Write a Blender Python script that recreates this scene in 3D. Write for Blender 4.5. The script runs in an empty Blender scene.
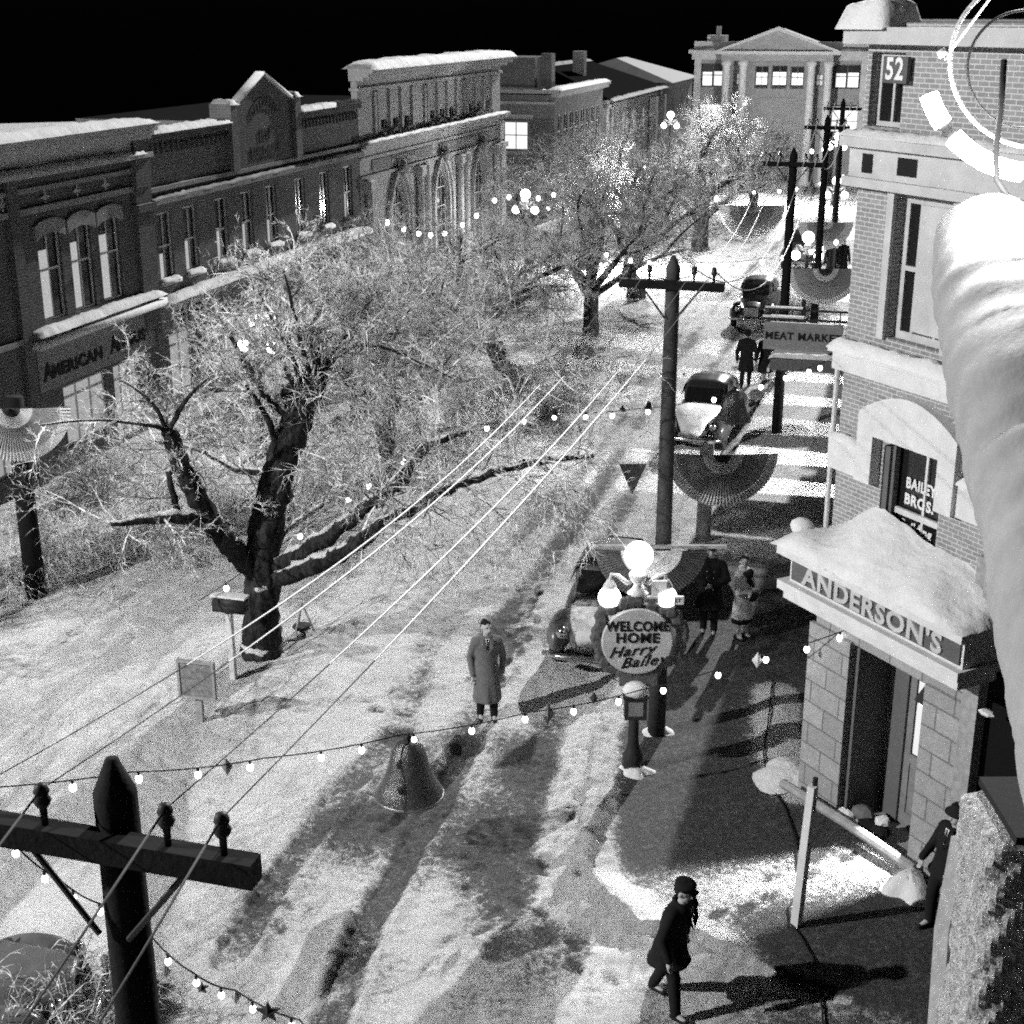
import bpy, bmesh, math, random
import numpy as np
from mathutils import Vector, Matrix
random.seed(7)
rng = np.random.default_rng(11)
PI = math.pi
S = bpy.context.scene
COL = S.collection
# ------------------------------------------------------------------ camera model / survey helpers
F = 1437.0; HY = 14.0; HC = 11.3
PITCH = math.atan((512 - HY) / F); cp, sp = math.cos(PITCH), math.sin(PITCH)
def ray(px, py):
    a = (px - 512) / F; b = -(py - 512) / F
    return (a, cp + b * sp, -sp + b * cp)
def G(px, py, z=0.0):                      # survey point: where a sight line meets height z
    r = ray(px, py); t = (z - HC) / r[2]
    return Vector((r[0] * t, r[1] * t, z))
def AT(px, py, y):                         # sight line at ground distance y
    r = ray(px, py); t = y / r[1]
    return Vector((r[0] * t, y, HC + r[2] * t))
def PLN(px, py, o, d):
    r = ray(px, py); n = (-d[1], d[0]); t = (o[0] * n[0] + o[1] * n[1]) / (r[0] * n[0] + r[1] * n[1])
    x, y, z = r[0] * t, r[1] * t, HC + r[2] * t
    return ((x - o[0]) * d[0] + (y - o[1]) * d[1], z)
TH = math.radians(16.1)
U = Vector((math.sin(TH), math.cos(TH), 0)); R = Vector((math.cos(TH), -math.sin(TH), 0))
def P(o, s, z=0.0): return R * o + U * s + Vector((0, 0, z))
# ------------------------------------------------------------------ materials (all neutral: black-and-white place)
def g(v): return (v, v, v, 1)
class NT:
    def __init__(s, name):
        s.m = bpy.data.materials.new(name); s.m.use_nodes = True; s.t = s.m.node_tree
        s.b = s.t.nodes['Principled BSDF']
    def n(s, ty, **k):
        x = s.t.nodes.new(ty)
        for a, v in k.items(): setattr(x, a, v)
        return x
    def l(s, a, b): s.t.links.new(a, b)
    def noise(s, scale, detail=4, rough=.6, vec=None, dist=0):
        x = s.n('ShaderNodeTexNoise'); x.inputs['Scale'].default_value = scale; x.inputs['Detail'].default_value = detail
        x.inputs['Roughness'].default_value = rough; x.inputs['Distortion'].default_value = dist
        if vec is None:
            if not hasattr(s, 'tc'): s.tc = s.n('ShaderNodeTexCoord')
            vec = s.tc.outputs['Object']
        s.l(vec, x.inputs['Vector']); return x.outputs['Fac']
    def ramp(s, fac, stops):
        x = s.n('ShaderNodeValToRGB'); e = x.color_ramp.elements
        while len(e) < len(stops): e.new(.5)
        for q, (p, v) in zip(e, stops): q.position = p; q.color = g(v)
        s.l(fac, x.inputs['Fac']); return x.outputs['Color']
    def bump(s, h, strength=.5, dist=.02, prev=None):
        x = s.n('ShaderNodeBump'); x.inputs['Strength'].default_value = strength; x.inputs['Distance'].default_value = dist
        s.l(h, x.inputs['Height'])
        if prev is not None: s.l(prev, x.inputs['Normal'])
        s.l(x.outputs['Normal'], s.b.inputs['Normal']); return x.outputs['Normal']
    def mix(s, f, a, b):
        x = s.n('ShaderNodeMix', data_type='RGBA')
        if isinstance(f, float): x.inputs[0].default_value = f
        else: s.l(f, x.inputs[0])
        for i, v in ((6, a), (7, b)):
            if isinstance(v, (float, int)): x.inputs[i].default_value = g(v)
            else: s.l(v, x.inputs[i])
        return x.outputs[2]
    def math(s, op, a, b=None):
        x = s.n('ShaderNodeMath', operation=op)
        for i, v in enumerate((a, b)):
            if v is None: continue
            if isinstance(v, (float, int)): x.inputs[i].default_value = v
            else: s.l(v, x.inputs[i])
        return x.outputs[0]
    def base(s, c, rough=.7, spec=.3):
        if isinstance(c, (float, int)): s.b.inputs['Base Color'].default_value = g(c)
        else: s.l(c, s.b.inputs['Base Color'])
        s.b.inputs['Roughness'].default_value = rough; s.b.inputs['Specular IOR Level'].default_value = spec
        return s.m
def plain(name, v, rough=.7, amt=.35, scale=6, bump=.25, bd=.01, metal=0, spec=.12):
    t = NT(name); f = t.noise(scale, 6, .65)
    c = t.ramp(f, [(.25, v * (1 - amt)), (.75, min(1, v * (1 + amt)))])
    t.bump(t.noise(scale * 5, 4), bump, bd); m = t.base(c, rough, spec); t.b.inputs['Metallic'].default_value = metal
    return m
def emis(name, v, k, rough=.4):
    t = NT(name); t.base(v, rough); t.b.inputs['Emission Color'].default_value = g(1); t.b.inputs['Emission Strength'].default_value = k
    return t.m
M = {}
def mk_snow(name, v=.8, lump=.6, bs=1.0):
    t = NT(name); n1 = t.noise(3, 5); n2 = t.noise(38, 3, .7)
    c = t.ramp(t.mix(.5, n1, n2), [(.3, v * .72), (.7, v)])
    b = t.bump(n1, lump, .08 * bs); t.bump(n2, .7, .012 * bs, b)
    return t.base(c, .75, .35)
M['snow'] = mk_snow('snow')
M['snow_soft'] = mk_snow('snow_soft', .62, .4)
def mk_frost():
    t = NT('frosted_coarse'); n1 = t.noise(14, 5, .8); n2 = t.noise(60, 3, .8)
    c = t.ramp(t.mix(.5, n1, n2), [(.35, .22), (.6, .6)])
    b = t.bump(n1, 1, .05); t.bump(n2, 1, .02, b); return t.base(c, .8)
M['frost_wall'] = mk_frost()
M['canvas'] = mk_snow('snow_dusted_canvas', .26, .2, .2)
def mk_brick(name, c1, c2, mort, scale=1.0, frost=0.0):
    t = NT(name); tc = t.n('ShaderNodeTexCoord'); t.tc = tc
    sx = t.n('ShaderNodeSeparateXYZ'); t.l(tc.outputs['Object'], sx.inputs[0])
    cx = t.n('ShaderNodeCombineXYZ'); t.l(t.math('ADD', sx.outputs[0], sx.outputs[1]), cx.inputs[0]); t.l(sx.outputs[2], cx.inputs[1])
    br = t.n('ShaderNodeTexBrick'); t.l(cx.outputs[0], br.inputs['Vector'])
    br.inputs['Scale'].default_value = 1.0 * scale; br.inputs['Brick Width'].default_value = .235; br.inputs['Row Height'].default_value = .082
    br.inputs['Mortar Size'].default_value = .011; br.inputs['Mortar Smooth'].default_value = .3
    br.inputs['Color1'].default_value = g(c1); br.inputs['Color2'].default_value = g(c2); br.inputs['Mortar'].default_value = g(mort)
    c = t.mix(t.math('MULTIPLY', t.noise(1.3, 5), .5), br.outputs['Color'], (c1 + c2) * .35)
    if frost: c = t.mix(t.ramp(t.noise(9, 6, .8), [(.5, 0), (.75, frost)]), c, .6)
    b = t.bump(br.outputs['Fac'], .6, -.012); t.bump(t.noise(40, 3), .4, .006, b)
    return t.base(c, .9, .04)
M['brick_dark'] = mk_brick('dark_brick', .08, .13, .22)
M['brick_mid'] = mk_brick('brown_brick', .13, .19, .28)
M['brick_face'] = mk_brick('painted_brick', .22, .31, .62, scale=1.35, frost=.2)
def mk_blocks(name, v):
    t = NT(name); tc = t.n('ShaderNodeTexCoord'); t.tc = tc
    sx = t.n('ShaderNodeSeparateXYZ'); t.l(tc.outputs['Object'], sx.inputs[0])
    cx = t.n('ShaderNodeCombineXYZ'); t.l(t.math('ADD', sx.outputs[0], sx.outputs[1]), cx.inputs[0]); t.l(sx.outputs[2], cx.inputs[1])
    br = t.n('ShaderNodeTexBrick'); t.l(cx.outputs[0], br.inputs['Vector'])
    br.inputs['Scale'].default_value = 1; br.inputs['Brick Width'].default_value = .62; br.inputs['Row Height'].default_value = .34
    br.inputs['Mortar Size'].default_value = .014; br.inputs['Mortar Smooth'].default_value = .5
    br.inputs['Color1'].default_value = g(v * .8); br.inputs['Color2'].default_value = g(v * 1.1); br.inputs['Mortar'].default_value = g(v * .45)
    c = t.mix(t.ramp(t.noise(6, 6, .8), [(.35, .0), (.7, .7)]), br.outputs['Color'], v * .6)
    b = t.bump(br.outputs['Fac'], .8, -.03); b = t.bump(t.noise(7, 6, .75), .9, .05, b); t.bump(t.noise(45, 3), .5, .01, b)
    return t.base(c, .95, .04)
M['stone_block'] = mk_blocks('rough_stone_blocks', .42)
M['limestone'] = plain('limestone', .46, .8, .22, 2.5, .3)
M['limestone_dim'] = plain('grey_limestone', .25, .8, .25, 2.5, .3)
M['trim'] = plain('pale_painted_trim', .62, .6, .15, 4, .15)
M['timber'] = plain('weathered_timber', .3, .8, .35, 8, .5, .01)
M['sash'] = plain('window_sash', .5, .5, .1)
M['sash_dark'] = plain('dark_window_sash', .12, .5, .1)
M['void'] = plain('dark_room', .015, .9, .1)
def mk_glass(name, v):
    t = NT(name); m = t.base(v, .08, .6); t.b.inputs['IOR'].default_value = 1.5; return m
M['glass_dark'] = mk_glass('dark_pane', .012)
M['glass_lit'] = emis('lit_pane', .5, 1.5)
M['glass_lit_dim'] = emis('dim_lit_pane', .5, .22)
M['glass_far'] = emis('far_lit_pane', .5, .75)
M['curtain'] = emis('lit_curtain', .6, .28, .9)
M['sign_dark'] = plain('dark_signboard', .10, .6, .2)
M['sign_grey'] = plain('grey_signboard', .2, .6, .25)
M['letter_black'] = plain('black_lettering', .012, .6, .1)
M['letter_white'] = plain('white_lettering', .7, .6, .1)
M['letter_dark'] = plain('dark_relief_lettering', .05, .8, .2)
M['pole'] = plain('creosoted_pole', .008, .85, .5, 5, .6)
M['pole_grey'] = plain('weathered_pole', .05, .85, .5, 5, .8)
M['iron'] = plain('black_iron', .03, .5, .3)
M['white_iron'] = plain('frosted_white_iron', .62, .6, .2, 20, .6)
M['globe'] = emis('lit_globe', .9, 9)
M['globe_dim'] = emis('lit_globe_soft', .9, 3)
M['bulb'] = emis('lit_bulb', .9, 7)
M['neon'] = emis('neon_tube', .9, 60)
M['wire'] = plain('frosted_wire', .75, .35, .15, 30, .1)
M['wire_unlit'] = plain('unlit_wire', .07, .7, .2)
M['cord'] = plain('black_cord', .02, .7, .2)
M['bell_foil'] = plain('tinsel_bell_foil', .11, .3, .5, 9, .6, .02, metal=.7)
M['bell_dark'] = plain('dark_bell_paper', .03, .6, .3)
M['foil'] = plain('grey_ornament_foil', .18, .35, .4, 9, .5, metal=.6)
M['cloth_dark'] = plain('dark_bunting_cloth', .1, .9, .3, 12, .3)
M['cloth_mid'] = plain('grey_bunting_cloth', .34, .9, .2, 12, .3)
M['cloth_white'] = plain('white_bunting_cloth', .8, .9, .15, 12, .3)
M['car_dark'] = plain('dark_car_paint', .035, .25, .25, 3, .03, spec=.5)
M['car_grey'] = plain('grey_car_paint', .11, .3, .25, 3, .05, spec=.5)
M['chrome'] = plain('chrome', .6, .15, .1, 4, .05, metal=1)
M['rubber'] = plain('tyre_rubber', .02, .9, .2)
M['wood_sign'] = plain('snow_dusted_board', .2, .9, .6, 18, .8)
M['skin'] = plain('skin', .42, .6, .08, 10, .1)
M['hair'] = plain('dark_hair', .012, .6, .3, 30, .6)
M['coat_grey'] = plain('grey_wool_coat', .14, .95, .25, 14, .4)
M['coat_black'] = plain('black_wool_coat', .014, .95, .25, 14, .4)
M['coat_light'] = plain('pale_wool_coat', .5, .95, .15, 14, .4)
M['coat_mid'] = plain('brown_wool_coat', .09, .95, .25, 14, .4)
M['shirt'] = plain('white_shirt', .7, .8, .05)
M['leather'] = plain('black_leather', .015, .4, .2)
M['backdrop'] = plain('black_backdrop', .0012, 1, .3, .3, 0, .01, spec=0)
M['roof'] = plain('tar_roof', .02, 1, .3, spec=0)
def mk_bark(name, thr):
    t = NT(name); ge = t.n('ShaderNodeNewGeometry'); sx = t.n('ShaderNodeSeparateXYZ'); t.l(ge.outputs['Normal'], sx.inputs[0])
    tc = t.n('ShaderNodeTexCoord'); t.tc = tc
    mp = t.n('ShaderNodeMapping'); mp.inputs['Scale'].default_value = (1, 1, .3); t.l(tc.outputs['Object'], mp.inputs[0])
    n = t.noise(9, 6, .75, mp.outputs[0]); n2 = t.noise(5, 4, .7)
    bark = t.ramp(n, [(.38, .008), (.66, .07)])
    f = t.math('ADD', t.math('SUBTRACT', sx.outputs[2], .5), n2)
    sn = t.ramp(f, [(thr, 0), (thr + .12, 1)])
    c = t.mix(sn, bark, .78); t.bump(n, 1, .12)
    return t.base(c, .95, .05)
M['bark'] = mk_bark('snowy_bark', .56)
def mk_twig(name, a, b):
    t = NT(name); n = t.noise(2.5, 5, .8)
    return t.base(t.ramp(n, [(.42, a), (.56, b)]), .8)
M['twig'] = mk_twig('frosted_twigs', .06, .88)
M['twig_far'] = mk_twig('frosted_twigs_dim', .04, .6)
# ground: snow / dark tone by vertex attribute: bare soil plus painted pavement shade
def mk_ground():
    t = NT('snowy_street'); at = t.n('ShaderNodeAttribute'); at.attribute_name = 'dirt_shade'
    t.tc = t.n('ShaderNodeTexCoord')
    n1 = t.noise(1.1, 6, .65); n2 = t.noise(9, 6, .75); n3 = t.noise(55, 4, .75)
    d = t.math('ADD', at.outputs['Fac'], t.math('MULTIPLY', t.math('SUBTRACT', n2, .5), 1.1))
    d = t.math('ADD', d, t.math('MULTIPLY', t.math('SUBTRACT', n3, .5), .9))
    mask = t.ramp(d, [(.40, 0), (.62, 1)])
    n4 = t.noise(24, 7, .85); snow = t.ramp(t.mix(.62, n1, n4), [(.33, .36), (.45, .74), (.6, .9)])
    dirt_shade = t.ramp(t.mix(.6, n2, n4), [(.38, .035), (.52, .10), (.62, .26)])
    c = t.mix(mask, snow, dirt_shade)
    b = t.bump(n2, 1, .09); b = t.bump(t.noise(22, 4, .8), 1, .05, b); t.bump(n3, 1.0, .045, b)
    return t.base(c, .8, .25)
M['ground'] = mk_ground()
# ------------------------------------------------------------------ mesh builder
class MB:
    def __init__(s): s.v = []; s.f = []; s.mi = []; s.k = 0
    def quad(s, *pts):
        n = len(s.v); s.v += [tuple(p) for p in pts]; s.f.append(tuple(range(n, n + len(pts)))); s.mi.append(s.k); return s
    def add(s, vs, fs):
        n = len(s.v); s.v += [tuple(p) for p in vs]
        for f in fs: s.f.append(tuple(i + n for i in f)); s.mi.append(s.k)
        return s
    def box(s, x0, x1, y0, y1, z0, z1, mat=None):
        vs = [Vector((x, y, z)) for z in (z0, z1) for y in (y0, y1) for x in (x0, x1)]
        if mat is not None: vs = [mat @ v for v in vs]
        return s.add(vs, [(0, 2, 3, 1), (4, 5, 7, 6), (0, 1, 5, 4), (2, 6, 7, 3), (0, 4, 6, 2), (1, 3, 7, 5)])
    def tube(s, pts, r, n=8, cap=True):
        pts = [Vector(p) for p in pts]
        if not isinstance(r, (list, tuple)): r = [r] * len(pts)
        ref = None; rings = []
        for i, p in enumerate(pts):
            d = (pts[min(i + 1, len(pts) - 1)] - pts[max(i - 1, 0)]).normalized()
            if ref is None: ref = Vector((0, 0, 1)) if abs(d.z) < .9 else Vector((1, 0, 0))
            a = (ref - d * ref.dot(d)).normalized(); b = d.cross(a); ref = a
            rings.append([p + (a * math.cos(2 * PI * k / n) + b * math.sin(2 * PI * k / n)) * r[i] for k in range(n)])
        vs = [v for q in rings for v in q]; fs = []
        for i in range(len(pts) - 1):
            for k in range(n):
                fs.append((i * n + k, i * n + (k + 1) % n, (i + 1) * n + (k + 1) % n, (i + 1) * n + k))
        if cap: fs.append(tuple(range(n - 1, -1, -1))); fs.append(tuple((len(pts) - 1) * n + k for k in range(n)))
        return s.add(vs, fs)
    def lathe(s, c, prof, n=16, mat=None):
        c = Vector(c); vs = []; fs = []
        for r, z in prof:
            for k in range(n):
                v = Vector((r * math.cos(2 * PI * k / n), r * math.sin(2 * PI * k / n), z))
                if mat is not None: v = mat @ v
                vs.append(c + v)
        for i in range(len(prof) - 1):
            for k in range(n): fs.append((i * n + k, i * n + (k + 1) % n, (i + 1) * n + (k + 1) % n, (i + 1) * n + k))
        fs.append(tuple(range(n - 1, -1, -1))); fs.append(tuple((len(prof) - 1) * n + k for k in range(n)))
        return s.add(vs, fs)
    def ball(s, c, r, n=14, sc=(1, 1, 1), rot=None):
        c = Vector(c); m = n // 2 + 1; vs = []; fs = []
        for i in range(m + 1):
            a = PI * (i / m) * .998 + .003
            for k in range(n):
                v = Vector((math.sin(a) * math.cos(2 * PI * k / n) * r * sc[0], math.sin(a) * math.sin(2 * PI * k / n) * r * sc[1], -math.cos(a) * r * sc[2]))
                if rot is not None: v = rot @ v
                vs.append(c + v)
        for i in range(m):
            for k in range(n): fs.append((i * n + k, i * n + (k + 1) % n, (i + 1) * n + (k + 1) % n, (i + 1) * n + k))
        fs.append(tuple(range(n - 1, -1, -1))); fs.append(tuple(m * n + k for k in range(n)))
        return s.add(vs, fs)
    def caps(s, a, b, ra, rb, n=10):       # closed tapered capsule
        a = Vector(a); b = Vector(b); d = (b - a).normalized()
        pts = [a - d * ra * .92, a - d * ra * .55, a, b, b + d * rb * .55, b + d * rb * .92]
        return s.tube(pts, [ra * .38, ra * .83, ra, rb, rb * .83, rb * .38], n)
    def extr(s, poly, y0, y1):             # polygon in xz extruded along y (front at y0)
        n = len(poly); vs = [(x, y0, z) for x, z in poly] + [(x, y1, z) for x, z in poly]
        return s.add(vs, [tuple(range(n)), tuple(range(2 * n - 1, n - 1, -1))] + [(i, i + n, (i + 1) % n + n, (i + 1) % n) for i in range(n)])
    def build(s, name, mat, parent=None, smooth=False):
        if any(s.mi) and isinstance(mat, str): mat = [mat, 'roof']
        me = bpy.data.meshes.new(name); me.from_pydata(s.v, [], s.f)
        for m in (mat if isinstance(mat, (list, tuple)) else [mat]): me.materials.append(M[m] if isinstance(m, str) else m)
        if any(s.mi): me.polygons.foreach_set('material_index', s.mi)
        if smooth: me.polygons.foreach_set('use_smooth', [True] * len(s.f))
        me.update(); o = bpy.data.objects.new(name, me); COL.objects.link(o)
        if parent is not None: o.parent = parent
        return o
def _comp(s):
    par = list(range(len(s.v)))
    def fi(a):
        while par[a] != a: par[a] = par[par[a]]; a = par[a]
        return a
    for f in s.f:
        for q in f[1:]: par[fi(q)] = fi(f[0])
    gr_ = {}
    for i, f in enumerate(s.f): gr_.setdefault(fi(f[0]), []).append(i)
    return gr_.values()
def build_each(s, name, mat, parent):
    for fs in _comp(s):
        m = MB(); mp = {}
        for i in fs:
            f = []
            for q in s.f[i]:
                if q not in mp: mp[q] = len(m.v); m.v.append(s.v[q])
                f.append(mp[q])
            m.f.append(tuple(f)); m.mi.append(0)
        m.build(name, mat, parent)
MB.build_each = build_each
def tag(o, label=None, cat=None, group=None, kind=None):
    if label: o['label'] = label
    if cat: o['category'] = cat
    if group: o['group'] = group
    if kind: o['kind'] = kind
    return o
def empty(name, loc, rz, label, cat, group=None):
    o = bpy.data.objects.new(name, None); COL.objects.link(o); o.location = loc; o.rotation_euler = (0, 0, rz)
    o.empty_display_size = .3
    return tag(o, label, cat, group)
def copy_tree(o, parent=None):
    kids = [c for c in bpy.data.objects if c.parent == o] if parent is None else [c for c in o.children]
    c = o.copy(); COL.objects.link(c)
    if parent is not None: c.parent = parent
    for ch in kids: copy_tree(ch, c)
    return c
def remesh(o, vox, smooth=4, fac=.6):
    m = o.modifiers.new('r', 'REMESH'); m.mode = 'VOXEL'; m.voxel_size = vox; m.use_smooth_shade = True
    s = o.modifiers.new('s', 'SMOOTH'); s.iterations = smooth; s.factor = fac
    dg = bpy.context.evaluated_depsgraph_get(); me = bpy.data.meshes.new_from_object(o.evaluated_get(dg))
    mats = list(o.data.materials); o.modifiers.clear(); o.data = me
    if not me.materials:
        for q in mats: me.materials.append(q)
    me.polygons.foreach_set('use_smooth', [True] * len(me.polygons))
    return o
def text(name, body, size, mat, parent, loc, rot=(PI / 2, 0, 0), extr=.012, bold=.0, shear=0, sx=1.0, arc=None):
    cu = bpy.data.curves.new(name, 'FONT'); cu.body = body; cu.size = size; cu.extrude = extr; cu.offset = bold; cu.shear = shear
    cu.align_x = 'CENTER'; cu.align_y = 'CENTER'; cu.resolution_u = 3; cu.space_character = 1.1
    t = bpy.data.objects.new(name, cu); COL.objects.link(t)
    dg = bpy.context.evaluated_depsgraph_get(); me = bpy.data.meshes.new_from_object(t.evaluated_get(dg)); me.name = name
    bpy.data.objects.remove(t); bpy.data.curves.remove(cu)
    for v in me.vertices:
        v.co.x *= sx
        if arc:                                     # bend baseline around a circle of radius arc
            th = v.co.x / arc; rr = arc + v.co.y; v.co.x = rr * math.sin(th); v.co.y = rr * math.cos(th) - arc
    me.materials.clear(); me.materials.append(M[mat])
    o = bpy.data.objects.new(name, me); COL.objects.link(o); o.parent = parent; o.location = loc; o.rotation_euler = rot
    return o
def snowcap(mb, x0, x1, y0, y1, z, h=.12, step=.12, amp=.03, seed=0):     # lumpy rounded snow lying on a ledge
    nx = max(3, int((x1 - x0) / step)); ny = max(4, int((y1 - y0) / step)); rr = np.random.default_rng(seed + int(abs(x0 * 31 + z * 17)))
    ph = rr.uniform(0, 6, 6); vs = []; fs = []
    for j in range(ny + 1):
        for i in range(nx + 1):
            u = i / nx; v = j / ny; x = x0 + (x1 - x0) * u; y = y0 + (y1 - y0) * v
            e = (1 - abs(2 * u - 1) ** 10) ** .5 * (1 - abs(2 * v - 1) ** 5) ** .5
            zz = z + h * e * (1 + .07 * math.sin(x * 1.7 + ph[0]) + .06 * math.sin(x * 4.1 + ph[1])) + (rr.normal() * amp * .4 if 0 < i < nx and 0 < j < ny else 0)
            vs.append((x, y + math.sin(x * 4 + ph[2]) * amp * .5 * (1 if j == 0 else 0), zz if e > 0 else z - .03 * (j in (0,)) ))
    for j in range(ny):
        for i in range(nx): a = j * (nx + 1) + i; fs.append((a, a + 1, a + nx + 2, a + nx + 1))
    mb.add(vs, fs)
def arch_z(x, h):                                   # top outline of an opening
    x0, x1, z0, z1, kind = h[:5]; u = (x - x0) / (x1 - x0) * 2 - 1; w = (x1 - x0) / 2
    if kind == 'seg': return z1 - .22 * w * (1 - math.sqrt(max(0, 1 - u * u * .75))) / (1 - .5) * 1.0
    if kind == 'round': return z1 - w * (1 - math.sqrt(max(0, 1 - u * u)))
    if kind == 'point': return z1 - w * 1.7 * (1 - math.sqrt(max(0, 1 - (abs(u)) ** 1.35)))
    return z1
def wall(mb, x0, x1, z0, z1, holes, y=0.0, dep=.3):
    xs = sorted({x0, x1} | {h[0] for h in holes} | {h[1] for h in holes}); zs = sorted({z0, z1} | {h[2] for h in holes} | {h[3] for h in holes})
    for a, b in zip(xs, xs[1:]):
        for c, d in zip(zs, zs[1:]):
            mx, mz = (a + b) / 2, (c + d) / 2
            if any(h[0] < mx < h[1] and h[2] < mz < h[3] for h in holes): continue
            mb.quad((a, y, c), (b, y, c), (b, y, d), (a, y, d))
    for h in holes:
        a, b, c, d = h[:4]; N = 14 if h[4] else 1
        X = [a + (b - a) * i / N for i in range(N + 1)]
        if h[4] == 'point' or h[4] == 'round': X = [a + (b - a) * (1 - math.cos(PI * i / N)) / 2 for i in range(N + 1)]
        Z = [arch_z(q, h) for q in X]
        for i in range(N):
            if h[4]: mb.quad((X[i], y, Z[i]), (X[i + 1], y, Z[i + 1]), (X[i + 1], y, d), (X[i], y, d))
            mb.quad((X[i], y + dep, Z[i]), (X[i + 1], y + dep, Z[i + 1]), (X[i + 1], y, Z[i + 1]), (X[i], y, Z[i]))
        mb.quad((a, y, c), (a, y + dep, c), (a, y + dep, Z[0]), (a, y, Z[0]))
        mb.quad((b, y + dep, c), (b, y, c), (b, y, Z[-1]), (b, y + dep, Z[-1]))
        mb.quad((a, y, c), (b, y, c), (b, y + dep, c), (a, y + dep, c))
def body(mb, x0, x1, y1, z0, z1, y0=0.0, roofz=None):       # sides, back and roof of a block whose front is wall()
    rz = z1 - 1.6 if roofz is None else roofz
    mb.quad((x0, y1, z0), (x0, y0, z0), (x0, y0, rz), (x0, y1, rz)); mb.quad((x1, y0, z0), (x1, y1, z0), (x1, y1, rz), (x1, y0, rz))
    mb.quad((x1, y1, z0), (x0, y1, z0), (x0, y1, rz), (x1, y1, rz)); mb.k = 1; mb.quad((x0, y0, rz), (x1, y0, rz), (x1, y1, rz), (x0, y1, rz)); mb.k = 0
    mb.box(x0, x1, y0 + .002, y0 + .25, rz + .01, z1)
YS = 1.0
def window(parent, h, y=.2, frame='sash', pane='glass_dark', rails=(.5,), mull=(.5,), fw=.06, curtain=None, name='window'):
    y = y * YS; a, b, c, d = h[:4]; m = MB(); N = 10 if h[4] else 1
    m.box(a, b, y, y + .06, c, c + fw)
    m.box(a, a + fw, y, y + .06, c + fw, arch_z(a + 1e-4, h)); m.box(b - fw, b, y, y + .06, c + fw, arch_z(b - 1e-4, h))
    X = [a + fw + (b - a - 2 * fw) * i / N for i in range(N + 1)]
    for i in range(N):
        z1, z2 = arch_z(X[i], h), arch_z(X[i + 1], h)
        m.extr([(X[i], z1 - fw), (X[i + 1], z2 - fw), (X[i + 1], z2), (X[i], z1)], y, y + .06)
    for r in rails: zz = c + (d - c) * r; m.box(a + fw, b - fw, y - .01, y + .05, zz - .03, zz + .03)
    for r in mull: xx = a + (b - a) * r; m.box(xx - .02, xx + .02, y - .006, y + .05, c + fw, arch_z(xx, h) - fw)
    w = m.build(name, frame, parent)
    p = MB(); p.extr([(a + .01, c + .01), (b - .01, c + .01)] + [(X[i], arch_z(X[i], h) - .01) for i in range(N, -1, -1)], y + .03, y + .045)
    p.build('pane', pane, w)
    if curtain:
        q = MB(); K = 14; x0, x1, z0, z1 = curtain
        for i in range(K):
            xa = x0 + (x1 - x0) * i / K; xb = x0 + (x1 - x0) * (i + 1) / K
            ya = y + .014 + .010 * math.sin(i * 1.9); yb = y + .014 + .010 * math.sin((i + 1) * 1.9)
            q.quad((xa, ya, z0), (xb, yb, z0), (xb, yb, z1), (xa, ya, z1))
        q.build('curtain', 'curtain', w, True)
    return w

# ================================================================== GROUND
def vnoise(x, y, seed):
    r = np.random.default_rng(seed).random((257, 257)); xi = np.floor(x).astype(int); yi = np.floor(y).astype(int)
    fx = x - xi; fy = y - yi; fx = fx * fx * (3 - 2 * fx); fy = fy * fy * (3 - 2 * fy)
    a = r[xi % 257, yi % 257]; b = r[(xi + 1) % 257, yi % 257]; c = r[xi % 257, (yi + 1) % 257]; d = r[(xi + 1) % 257, (yi + 1) % 257]
    return (a * (1 - fx) + b * fx) * (1 - fy) + (c * (1 - fx) + d * fx) * fy
def fbm(x, y, f, seed, oc=4):
    s = 0; a = 1; t = 0
    for k in range(oc): s = s + a * vnoise(x * f * 2 ** k + 50, y * f * 2 ** k + 50, seed + k); t += a; a *= .55
    return s / t - .5
def axis(segs):
    out = [segs[0][0]]
    for a, b, st0, st1 in segs:
        x = a
        while x < b - 1e-6:
            st = st0 + (st1 - st0) * (x - a) / (b - a); x = min(b, x + st); out.append(x)
    return np.array(out)
ox = axis([(-600, -60, 60, 8), (-60, -24, 6, .4), (-24, -17, .2, .12), (-17, -12, .1, .1), (-12, 1.5, .045, .045), (1.5, 8, .15, .8), (8, 60, 2, 8), (60, 600, 10, 60)])
sy = axis([(-60, 8, 8, .4), (8, 13, .1, .06), (13, 27, .05, .065), (27, 50, .08, .22), (50, 110, .25, .9), (110, 1500, 3, 140)])
O_, S_ = np.meshgrid(ox, sy)
def seg_dist(o, s, pts):
    best = np.full(o.shape, 1e9)
    for (a0, b0), (a1, b1) in zip(pts, pts[1:]):
        dx, dy = a1 - a0, b1 - b0; L = dx * dx + dy * dy + 1e-9
        t = np.clip(((o - a0) * dx + (s - b0) * dy) / L, 0, 1)
        best = np.minimum(best, np.hypot(o - a0 - t * dx, s - b0 - t * dy))
    return best
def os_(px, py): p = G(px, py); return (p.dot(R), p.dot(U))
def sstep(a, b, x): t = np.clip((x - a) / (b - a), 0, 1); return t * t * (3 - 2 * t)
Z = fbm(O_, S_, .35, 3) * .07 + fbm(O_, S_, 1.6, 9) * .03 + fbm(O_, S_, 5, 19, 3) * .055
D = .12 + fbm(O_, S_, .25, 31) * .6 + fbm(O_ * 1.6, S_ * .7, 1.1, 35, 4) * .55
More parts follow.
